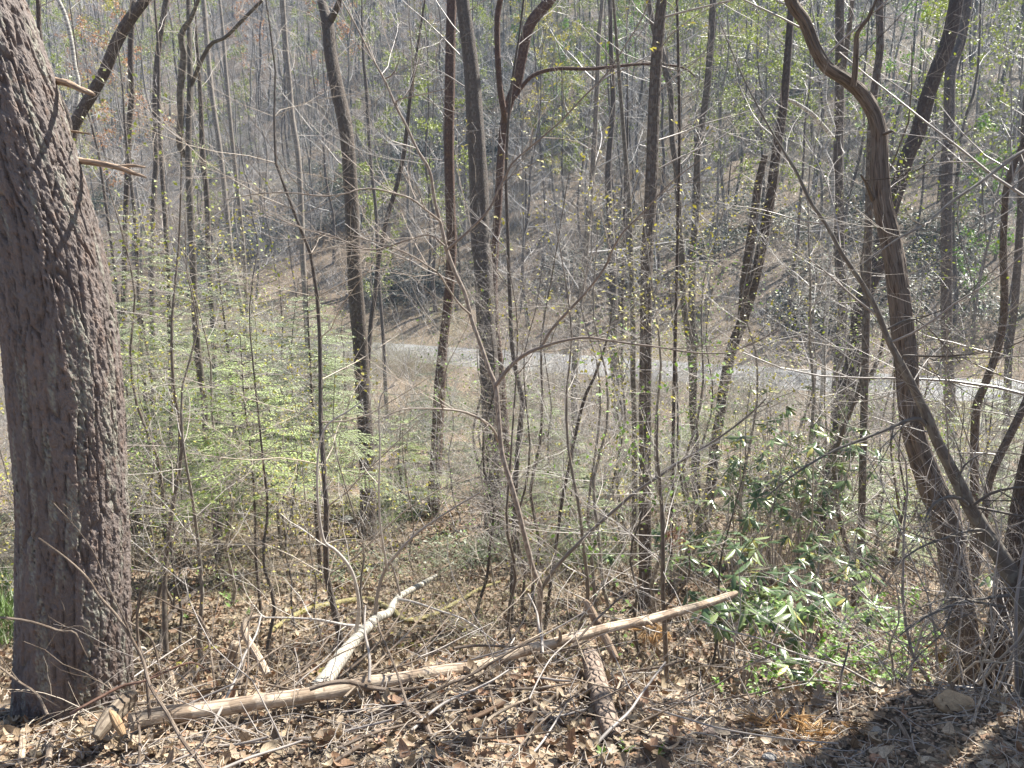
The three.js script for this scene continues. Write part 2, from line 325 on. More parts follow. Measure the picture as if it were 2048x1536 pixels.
// ------------------------------------------------------------------ the big trunk on the left
{
  const base = hit(153, 1432); const d0 = -base.z;
  const t = thing('large_tree', 'very thick trunk with deeply furrowed grey bark, nearest tree at the left edge', 'tree', base);
  const ctr = [[153, 1425, 216], [149, 1200, 210], [146, 1000, 206], [130, 760, 213], [121, 660, 214], [98, 512, 208], [75, 420, 206], [45, 310, 200], [12, 190, 195], [-20, 90, 192], [-55, 0, 190]];
  const pts = [], rad = [];
  for (const [px, py, w] of ctr) { const p = P(px, py, d0 + 0.1), D = viewDepth(p); pts.push(p); rad.push(((w / 2) * D) / F * 0.95); }
  pts.unshift(base.clone().add(V(0, -0.35, 0))); rad.unshift(rad[0] * 1.22);
  const dir = pts[pts.length - 1].clone().sub(pts[pts.length - 2]).normalize();
  for (let k = 1; k <= 5; k++) { dir.y += 0.35; dir.normalize(); pts.push(pts[pts.length - 1].clone().addScaledVector(dir, 1.3)); rad.push(rad[rad.length - 1] * 0.9); }
  const curve = new THREE.CatmullRomCurve3(pts, false, 'centripetal'), NS = 270, L = curve.getLength();
  const rows = []; let s = 0; while (s < L) { rows.push(s); s += s < 4.2 ? 0.0068 : 0.08; }
  const P3 = [], UV = [], C = [], I = [];
  const angs = []; for (let k = 0; k <= NS; k++) { const q = k / NS; angs.push(q * 2 * Math.PI + Math.sin(q * 4 * Math.PI) * 0.0); }
  const q = new THREE.Quaternion(), prev = V(0, 1, 0), a = V(1, 0, 0), b = V(), tg = V(), pp = V();
  rows.forEach((sv, j) => {
    const u0 = sv / L; curve.getPointAt(u0, pp); curve.getTangentAt(u0, tg); q.setFromUnitVectors(prev, tg); a.applyQuaternion(q).normalize(); prev.copy(tg); b.crossVectors(tg, a);
    const k = curve.getUtoTmapping(u0) * (pts.length - 1), ia = Math.min(pts.length - 2, Math.floor(k)), r = lerp(rad[ia], rad[ia + 1], k - ia), period = 36;
    for (let i = 0; i <= NS; i++) {
      const an = angs[i % NS], u = (an / (2 * Math.PI)) * period, v = sv;
      // furrows: tall cells, drawn out along the trunk and bent
      const wu = u + 2.2 * (fbm(u * 0.25, v * 1.6, 3, 131, 9, 0) - 0.5) + 0.55 * (fbm(u * 0.5, v * 8, 3, 133, 18, 0) - 0.5), wv = v * 2.7 + 1.2 * (fbm(u * 0.5, v * 2.6, 2, 135, 18, 0) - 0.5);
      const w = worley(wu, wv, 137, period, 0), e = w[1] - w[0], plate = smooth(0.0, 0.05 + 0.07 * fbm(u, v * 5, 2, 136, 36, 0), e);
      const w2 = worley(wu * 2, wv * 4.6, 139, period * 2, 0), crack = smooth(0, 0.1, w2[1] - w2[0]);
      const flake = fbm(u * 3, v * 70, 4, 141, 108, 0), fine = fbm(u * 8, v * 170, 2, 143, 288, 0), chip = smooth(0.5, 0.56, fbm(u * 2, v * 30, 3, 142, 72, 0));
      const dep = (plate - 1) * 0.0125 + (crack - 1) * 0.005 * plate + (flake - 0.5) * 0.0055 * (0.4 + 0.6 * plate) + chip * 0.003 * plate + (w[2] - 0.5) * 0.0035 + (fine - 0.5) * 0.003;
      const flare = 1 + 0.22 * Math.pow(Math.max(0, 1 - sv / 0.75), 1.6) * (0.55 + 0.45 * Math.sin(an * 5 + 1)), rr = r * flare + dep;
      const c = Math.cos(an), sn = Math.sin(an);
      P3.push(pp.x + (a.x * c + b.x * sn) * rr - base.x, pp.y + (a.y * c + b.y * sn) * rr - base.y, pp.z + (a.z * c + b.z * sn) * rr - base.z);
      UV.push(u / 4, v / 0.21);
      const l = smooth(0.56, 0.66, fbm(u * 0.9, v * 5, 4, 145, 0, 0)) * smooth(0.4, 0.6, fine), rd = smooth(0.48, 0.62, fbm(u * 1.4, v * 22, 4, 147, 0, 0)) * smooth(0.42, 0.6, flake), g = 0.8 + 0.4 * fbm(u * 6, v * 110, 3, 149, 216, 0) + (w[2] - 0.5) * 0.25;
      const cc = [0.15 * g, 0.124 * g, 0.112 * g]; for (let m = 0; m < 3; m++) { cc[m] = lerp(cc[m], [0.18, 0.12, 0.09][m] * g, rd * 0.5); cc[m] = lerp(cc[m], [0.3, 0.31, 0.25][m], l * 0.6); }
      C.push(...cc);
      if (j && i < NS) { const e2 = j * (NS + 1) + i, f = e2 - NS - 1; I.push(f, f + 1, e2, f + 1, e2 + 1, e2); }
    }
  });
  const g = new THREE.BufferGeometry(); g.setAttribute('position', new THREE.Float32BufferAttribute(P3, 3)); g.setAttribute('uv', new THREE.Float32BufferAttribute(UV, 2)); g.setAttribute('color', new THREE.Float32BufferAttribute(C, 3)); g.setIndex(I); seamNormals(g);
  const bm = tex(512, (u, v, c) => { c[0] = c[1] = c[2] = fbm(u * 32, v * 32, 4, 151, 32, 32); }, false);
  part('trunk', g, std({ vertexColors: true, bumpMap: bm, bumpScale: 0.004, roughness: 0.8 }), t);
  const stub = (path, label) => { const T = new Tubes(base), pt = [], rd = []; path.forEach(([x, y, w, dd]) => { const p = P(x, y, d0 + dd); pt.push(p); rd.push(((w / 2) * viewDepth(p)) / F); }); const [pp2, rr2] = spline(pt, rd, 0.02); const R = rng(path[0][0]); const ph = R() * 9; T.add(pp2, rr2, 10, 0.2, true, (an, v) => 1 + 0.45 * (fbm(Math.cos(an) * 2 + ph, Math.sin(an) * 2 + v * 26, 4, 5) - 0.5) * 2); return T; };
  for (const [list, lab] of [[[[62, 150, 15, 0.24], [105, 160, 14, 0.18], [140, 168, 12, 0.14], [165, 180, 11, 0.1], [180, 186, 9, 0.09], [189, 189, 5, 0.08]], 'short snapped pale branch stub'], [[[110, 312, 15, 0.24], [155, 321, 13, 0.18], [200, 327, 11, 0.14], [240, 336, 11, 0.1], [265, 345, 8, 0.07], [292, 355, 4, 0.05]], 'longer forked pale dead branch stub'], [[[115, 260, 6, 0.24], [155, 264, 4, 0.18], [180, 268, 3, 0.12]], 'thin twig stub between the two pale branch stubs']]) {
    const T = stub(list); if (lab.startsWith('longer')) { const T2 = stub([[236, 335, 9, 0.1], [262, 331, 7, 0.1], [291, 335, 3, 0.12]]); const o = T.p.length / 3; T.p.push(...T2.p); T.n.push(...T2.n); T.u.push(...T2.u); T.i.push(...T2.i.map((x) => x + o)); }
    const m = part('dead_branch', T.build(), tint('stringy', 2.1, 1.85, 1.6), t); m.userData.label = lab;
  }
}

// ------------------------------------------------------------------ trees traced by where they stand
// path: [px, py, width] from the foot up or from the top down; d: metres in front of the camera ('foot' = where the foot's ray meets the ground)
let seedNo = 100;
function pathTree(o) {
  const R = rng(seedNo++ * 7919), path = o.path.slice().sort((a, b) => b[1] - a[1]);
  const d = o.d ?? -hit(path[0][0], path[0][1]).z;
  let pts = [], rad = [];
  path.forEach(([px, py, w], i) => { const p = P(px, py, d + (o.tilt ?? 0) * (path[0][1] - py) / 1000 + 0.012 * d * Math.sin(py * 0.006 + seedNo)); pts.push(p); rad.push(((w / 2) * viewDepth(p) * (o.thin ?? 1)) / F); });
  // down to the ground
  let foot = pts[0].clone(), gy = groundY(foot.x, foot.z);
  if (foot.y > gy) {
    const dn = pts[0].clone().sub(pts[1]).normalize(); dn.x *= 0.8; dn.z *= 0.5; dn.y = Math.min(dn.y, -0.6); dn.normalize();
    const h = (foot.y - gy) / -dn.y, mid = foot.clone().addScaledVector(dn, h * 0.5);
    foot.addScaledVector(dn, h); foot.y = groundY(foot.x, foot.z);
    const r0 = rad[0]; if (h > 0.6) { pts.unshift(mid); rad.unshift(r0 * 1.02); }
    pts.unshift(foot.clone()); rad.unshift(r0 * 1.12);
  } else { const k = pts.findIndex((p) => p.y > groundY(p.x, p.z)); foot = pts[Math.max(0, k)].clone(); foot.y = groundY(foot.x, foot.z); }
  pts.unshift(foot.clone().add(V(0, -0.25, 0))); rad.unshift(rad[0] * 1.25);
  const visTop = pts.length - 1, up = o.up ?? 3.5;
  if (up) { const dir = pts[visTop].clone().sub(pts[visTop - 1]).normalize(); for (let k = 1; k <= 4; k++) { dir.y += 0.12; dir.x += R.s(0.06); dir.z += R.s(0.1); dir.normalize(); pts.push(pts[pts.length - 1].clone().addScaledVector(dir, up / 4)); rad.push(rad[visTop] * lerp(1, 0.25, k / 4)); } }
  const t = thing(o.name ?? 'bare_tree', o.label, o.category ?? 'tree', foot, o.group);
  const near = d < 6, sides = o.sides ?? (near ? 28 : d < 16 ? 14 : 9), [pp, rr] = spline(pts, rad, near ? 0.045 : 0.22);
  const T = new Tubes(foot), ph = R() * 50, am = o.lump ?? 0.1;
  T.add(pp, rr, sides, o.tile ?? 0.3, true, (an, v) => 1 + am * 2 * (fbm(Math.cos(an) * 1.2 + ph, Math.sin(an) * 1.2 + v * (near ? 1.6 : 0.8), 3, 3) - 0.5) + (o.ridge ?? 0) * (Math.abs(fbm(Math.cos(an) * 3.2 + ph + 0.3 * Math.sin(v * 9), Math.sin(an) * 3.2 + v * 2.6, 4, 9) - 0.5) * 5 - 0.5));
  const trunk = part('trunk', T.build(), o.mat ?? M.rough, t);
  t.userData.foot = undefined; delete t.userData.foot;
  const info = { t, foot, pts, rad, d, R, T, pp, rr, thin: o.thin };
  for (const f of o.forks ?? []) branchOn(info, f, o.mat ?? M.rough);
  const lm = o.limbs ?? {}, n = lm.n ?? 8, tips = o.leaf ? [] : undefined;
  for (let k = 0; k < n; k++) {
    const x = lerp(lm.from ?? 0.3, lm.to ?? 0.9, (k + R()) / n) * (pp.length - 1), a = Math.min(pp.length - 2, Math.floor(x)), p = pp[a].clone().lerp(pp[a + 1], x - a);
    const az = R() * 6.283, el = R.r(lm.el?.[0] ?? 0.0, lm.el?.[1] ?? 0.8), dir = V(Math.cos(az) * Math.cos(el), Math.sin(el), Math.sin(az) * Math.cos(el)), B = new Tubes(foot);
    grow(B, R, p, dir, R.r(...(lm.len ?? [1.0, 2.4])), Math.min(rr[a] * 0.45, R.r(...(lm.r ?? [0.006, 0.012]))), { depth: 2, kids: lm.kids ?? [6, 4], n0: 7, rmin: d < 6 ? 0.001 : 0.0014, up: lm.upw ?? 0.05, wob: lm.wob ?? 0.2 }, 0, tips);
    part('branch', B.build(), lm.mat ?? M.twig, t);
  }
  if (tips) leafPart(t, foot, tips, o.leaf, R);
  return info;
}
function leafPart(t, foot, tips, l, R, name = 'leaves') {
  const S = new Leaves(foot);
  for (const [p, dd] of tips) {
    if (R() > l.share) continue;
    if (l.ok && !l.ok(p)) continue;
    for (let k = 0; k < (l.n ?? 3); k++) { const dir = dd.clone().add(V(R.s(), R.s(0.6) - (l.droop ?? 0.2), R.s())).normalize(), b = R.r(0.7, 1.3); S.add(p.clone().add(V(R.s(0.02), R.s(0.02), R.s(0.02))), dir, V(R.s(0.5), 1, R.s(0.5)), l.len * R.r(0.6, 1.2), l.len * R.r(0.4, 0.7), [b, b, b * R.r(0.6, 1)]); }
  }
  if (!S.empty) part(name, S.build(), l.mat, t, 'stuff');
}
function branchOn(info, f, mat) {   // a limb traced by pixels; f.d = [metres at its start, metres at its end]
  const { t, foot, R, d } = info, pt = [], rd = [], n = f.path.length, [d0, d1] = f.d ?? [d, d - d * 0.04];
  f.path.forEach(([px, py, w], i) => { const p = P(px, py, lerp(d0, d1, i / (n - 1))); pt.push(p); rd.push(((w / 2) * viewDepth(p) * (info.thin ?? 1)) / F); });
  const [pp, rr] = spline(pt, rd, d < 6 ? 0.05 : 0.15), B = new Tubes(foot), ph = R() * 30;
  B.add(pp, rr, f.sides ?? (d < 6 ? 10 : 7), 0.25, true, (an, v) => 1 + 0.09 * (fbm(Math.cos(an) + ph, Math.sin(an) + v * 3, 2, 3) - 0.5) * 2);
  const tips = f.leaf ? [] : undefined, o = f.tw ?? {}, m = o.n ?? 6;
  for (let k = 0; k < m; k++) {
    const x = lerp(o.from ?? 0.1, 1, (k + R()) / m) * (pp.length - 1), a = Math.min(pp.length - 2, Math.floor(x)), p = pp[a].clone().lerp(pp[a + 1], x - a), al = pp[a + 1].clone().sub(pp[a]).normalize();
    const side = V(R.s(), R.s(0.8), R.s(0.7)).cross(al).normalize(), an = R.r(0.5, 1.0);
    grow(B, R, p, al.multiplyScalar(Math.cos(an)).addScaledVector(side, Math.sin(an)), R.r(...(o.len ?? [0.3, 0.8])), Math.min(rr[a] * 0.6, R.r(...(o.r ?? [0.002, 0.004]))), { depth: o.depth ?? 1, kids: o.kids ?? [4, 3], n0: 6, rmin: 0.0012, wob: 0.26, up: 0.05, s0: 3 }, 0, tips);
  }
  const bm = B.build(); part(f.name ?? 'branch', bm, f.mat ?? mat, t);
  if (tips) leafPart(t, foot, tips, f.leaf, R);
}
const W = (w, list) => list.map((p) => (p.length > 2 ? p : [p[0], p[1], w]));

// right-hand twisted trunk in the foreground
const T11 = pathTree({
  name: 'twisted_tree', label: 'twisted trunk with shaggy brown bark in the right foreground, bending left at the top', d: 3.85, mat: tint('stringy', 0.8, 0.78, 0.76), thin: 0.88, lump: 0.16, ridge: 0.1, sides: 48, up: 3, tile: 0.25,
  path: [[1930, 1395, 74], [1928, 1340, 70], [1926, 1291, 66], [1919, 1191, 62], [1903, 1091, 60], [1889, 1024, 58], [1869, 985, 57], [1846, 925, 54], [1826, 865, 50], [1816, 805, 46], [1813, 745, 45], [1809, 695, 45], [1803, 640, 45], [1796, 579, 43], [1786, 512, 42], [1776, 460, 42], [1763, 400, 40], [1759, 333, 38], [1759, 270, 34], [1749, 230, 32], [1723, 187, 30], [1693, 160, 28], [1653, 133, 27], [1629, 93, 26], [1609, 43, 25], [1586, 10, 24], [1570, -30, 23]],
  forks: [{ path: [[1706, 172, 14], [1711, 140, 13], [1713, 73, 11], [1718, 60, 9], [1736, 37, 8], [1748, 10, 6], [1765, -30, 5]], tw: { n: 3 } }, { path: [[1768, 268, 8], [1784, 262, 5], [1790, 266, 3]], tw: { n: 0 }, name: 'broken_stub' }, { path: [[1745, 400, 9], [1732, 366, 6], [1722, 350, 4]], tw: { n: 1 }, name: 'broken_stub' }],
  limbs: { n: 5, from: 0.75, len: [0.5, 1.2], r: [0.004, 0.007] },
});
// leaning dead sapling in front of it
const T19 = pathTree({
  name: 'leaning_sapling', label: 'grey bent sapling leaning left across the twisted trunk, its bark sunlit along the upper edge', d: 3.0, mat: tint('smooth', 0.72, 0.68, 0.64), lump: 0.1, sides: 22, thin: 0.7, up: 0.7,
  path: [[2052, 1400, 58], [2060, 1300, 55], [2050, 1215, 52], [2026, 1157, 50], [2003, 1114, 47], [1973, 1068, 44], [1936, 1005, 40], [1915, 962, 36], [1896, 925, 32], [1873, 879, 29], [1853, 829, 26], [1829, 779, 22], [1803, 729, 20], [1776, 679, 17], [1753, 619, 15], [1723, 565, 13], [1686, 510, 11], [1653, 450, 10], [1619, 400, 9], [1596, 350, 8], [1566, 300, 7], [1536, 250, 5]],
  forks: [
    { path: [[1850, 850, 13], [1838, 838, 13], [1812, 842, 10], [1770, 860, 9], [1720, 880, 8], [1660, 905, 7], [1590, 948, 5], [1530, 995, 4]], d: [3.0, 2.9], tw: { n: 9, len: [0.15, 0.45] } },
    { path: [[1800, 722, 8], [1808, 712, 8], [1840, 712, 6], [1900, 714, 4], [1960, 716, 3], [2048, 712, 3]], d: [3.0, 2.9], tw: { n: 7 } },
    { path: [[1772, 660, 6], [1800, 645, 6], [1830, 638, 5], [1870, 670, 4], [1920, 725, 3]], d: [3.0, 3.0], tw: { n: 4 } },
    { path: [[1935, 1010, 12], [1912, 993, 12], [1880, 1000, 10], [1862, 1014, 7], [1850, 1040, 4]], d: [3.0, 2.95], tw: { n: 3 } },
    { path: [[1945, 1012, 8], [1975, 990, 9], [2010, 978, 8], [2060, 973, 6]], d: [3.0, 2.9], tw: { n: 3 } },
    { path: [[1956, 1015, 9], [1990, 1022, 8], [2050, 1034, 6]], d: [3.0, 2.95], tw: { n: 2 } },
    { path: [[1915, 960, 5], [1930, 930, 5], [1970, 905, 4], [2048, 909, 3]], d: [3.0, 3.0], tw: { n: 5 } },
    { path: [[1985, 1080, 10], [1965, 1060, 9], [1930, 1063, 8], [1880, 1080, 7], [1840, 1095, 6], [1790, 1130, 4]], d: [3.0, 2.9], tw: { n: 6 } },
    { path: [[2020, 1190, 10], [1980, 1195, 9], [1920, 1205, 8], [1850, 1235, 6], [1800, 1270, 4]], d: [2.95, 2.8], tw: { n: 7 } },
    { path: [[2010, 1215, 8], [1960, 1205, 7], [1900, 1195, 5], [1840, 1215, 3]], d: [2.95, 2.7], tw: { n: 6 } },
  ], limbs: { n: 9, from: 0.3, len: [0.3, 0.9], r: [0.003, 0.006], mat: M.twig },
});
pathTree({ name: 'shaded_tree', label: 'dark shaded trunk at the right edge, behind the foot of the leaning sapling', d: 3.9, mat: M.dark, lump: 0.1, ridge: 0.08, path: [[1984, 1398, 62], [1998, 1291, 54], [2014, 1200, 50], [2034, 1100, 46], [2056, 980, 44], [2090, 800, 40]], limbs: { n: 10, from: 0.3, len: [0.6, 1.6] }, up: 6 });
// limb of a sapling that comes in from the right
pathTree({ name: 'slanting_sapling', label: 'smooth brown stem slanting down leftward from the right edge toward the twisted trunk', d: 2.9, mat: M.palegrey, lump: 0.05, sides: 12, up: 0, thin: 0.65, path: [[2330, 700, 30], [2290, 380, 26], [2230, 180, 22]], limbs: { n: 0 },
  forks: [{ path: [[2280, 350, 20], [2160, 270, 14], [2048, 302, 12], [2003, 333, 11], [1953, 370, 10], [1903, 403, 9], [1869, 433, 8], [1836, 457, 7], [1803, 473, 6], [1753, 507, 4], [1700, 545, 3]], d: [2.9, 2.7], tw: { n: 8, len: [0.2, 0.6] }, mat: M.palegrey }, { path: [[2180, 300, 9], [2048, 355, 4], [1980, 420, 3.5], [1900, 500, 3], [1830, 560, 2.5]], d: [2.9, 2.8], tw: { n: 5 } }] });

// the sapling in the middle
const TW = (n, a = 0.25, b = 0.8) => ({ n, len: [a, b], r: [0.0018, 0.0032], kids: [4, 3] });
const LEAFY = { share: 0.1, n: 2, len: 0.03, mat: M.yellow, droop: 0.4 };
pathTree({
  name: 'forked_sapling', label: 'slender forked sapling rising through the middle of the view with long arching limbs', d: 4.45, thin: 0.82, mat: tint('smooth', 1.35, 1.2, 1.1), lump: 0.06, sides: 12, up: 0.8, tile: 0.2,
  path: [[1081, 1335, 15], [1079, 1224, 13], [1081, 1177, 14], [1067, 1141, 13], [1054, 1091, 13], [1044, 1051, 12], [1034, 1010, 12], [1020, 962, 12], [1005, 912, 12], [999, 862, 12], [995, 812, 12], [990, 769, 13], [979, 742, 11], [962, 692, 10], [945, 645, 10], [929, 585, 10], [912, 549, 10], [895, 505, 10], [882, 450, 8], [869, 400, 8], [859, 340, 7], [835, 300, 7], [812, 250, 6], [792, 213, 6], [769, 160, 5], [745, 117, 4.5], [725, 77, 4], [702, 33, 4], [680, -5, 3]],
  limbs: { n: 12, from: 0.5, to: 0.98, len: [0.4, 1.0], r: [0.0022, 0.004], mat: M.twigPale },
  forks: [
    { path: [[991, 771, 10], [1024, 729, 10], [1057, 705, 9], [1091, 692, 8], [1124, 682, 7], [1174, 675, 6], [1224, 682, 5], [1274, 689, 5], [1324, 695, 4], [1374, 704, 4], [1457, 705, 3], [1507, 685, 3], [1560, 660, 2.5]], d: [4.45, 4.1], tw: TW(16), leaf: LEAFY },
    { path: [[1082, 697, 7], [1101, 662, 7], [1134, 625, 7], [1174, 582, 6], [1211, 532, 6], [1224, 502, 5], [1244, 467, 5], [1284, 427, 4], [1311, 397, 3.5], [1344, 363, 3], [1400, 320, 2.5]], d: [4.42, 4.0], tw: TW(14), leaf: LEAFY },
    { path: [[893, 500, 7], [905, 490, 6], [939, 460, 6], [979, 417, 6], [995, 383, 5], [1012, 350, 5], [1024, 327, 5], [1074, 283, 4.5], [1124, 240, 4], [1164, 197, 4], [1211, 150, 3.5], [1251, 90, 3], [1287, 30, 2.5], [1300, -10, 2]], d: [4.45, 4.2], tw: TW(18), leaf: { ...LEAFY, share: 0.22 } },
    { path: [[880, 442, 6], [868, 432, 5], [852, 420, 5], [822, 397, 4.5], [789, 387, 4], [745, 377, 4], [712, 380, 4], [692, 387, 3.5], [645, 392, 3.5], [579, 385, 3], [512, 388, 2.5], [450, 400, 2]], d: [4.45, 4.0], tw: TW(14) },
    { path: [[997, 884, 8], [988, 862, 7], [972, 845, 7], [932, 825, 6], [895, 819, 5], [845, 817, 4], [800, 820, 3], [740, 850, 2.5]], d: [4.45, 4.0], tw: TW(10) },
    { path: [[1082, 1180, 10], [1094, 1161, 10], [1124, 1121, 9], [1157, 1087, 9], [1191, 1054, 8], [1231, 1019, 7.5], [1274, 982, 7], [1324, 949, 7], [1374, 915, 6], [1424, 885, 5], [1474, 849, 5], [1507, 822, 4], [1534, 795, 3]], d: [4.45, 4.0], tw: TW(9), mat: M.palegrey },
    { path: [[940, 628, 6], [920, 610, 5], [895, 575, 5], [879, 549, 4.5], [855, 532, 4], [825, 512, 3.5], [770, 490, 3], [700, 470, 2.5]], d: [4.45, 4.2], tw: TW(10) },
    { path: [[890, 492, 5], [860, 470, 4.5], [815, 480, 4], [740, 500, 3], [660, 470, 3], [600, 455, 2.5], [530, 425, 2]], d: [4.45, 4.6], tw: TW(12) },
    { path: [[800, 225, 4], [792, 203, 4], [815, 195, 3], [850, 188, 2.5], [890, 178, 2]], d: [4.45, 4.3], tw: TW(5) },
    { path: [[768, 158, 3], [785, 150, 3], [795, 130, 2], [800, 110, 1.5]], d: [4.45, 4.4], tw: TW(3) },
  ],
});
pathTree({ name: 'slim_sapling', label: 'thin upright sapling standing just beyond the right end of the pale suspended log', mat: tint('smooth', 0.7, 0.62, 0.56), d: 3.7, lump: 0.06, sides: 10, up: 0, path: [[1334, 1384, 11], [1331, 1291, 10], [1326, 1191, 9], [1326, 1124, 9], [1324, 1024, 8], [1321, 979, 7], [1314, 895, 5], [1316, 830, 3]], limbs: { n: 14, from: 0.25, len: [0.3, 0.9], r: [0.002, 0.0035], mat: M.twigPale, kids: [6, 4] },
  forks: [{ path: [[1330, 1215, 6], [1350, 1190, 5], [1372, 1165, 5], [1380, 1140, 4], [1378, 1110, 3]], tw: { n: 2 } }] });

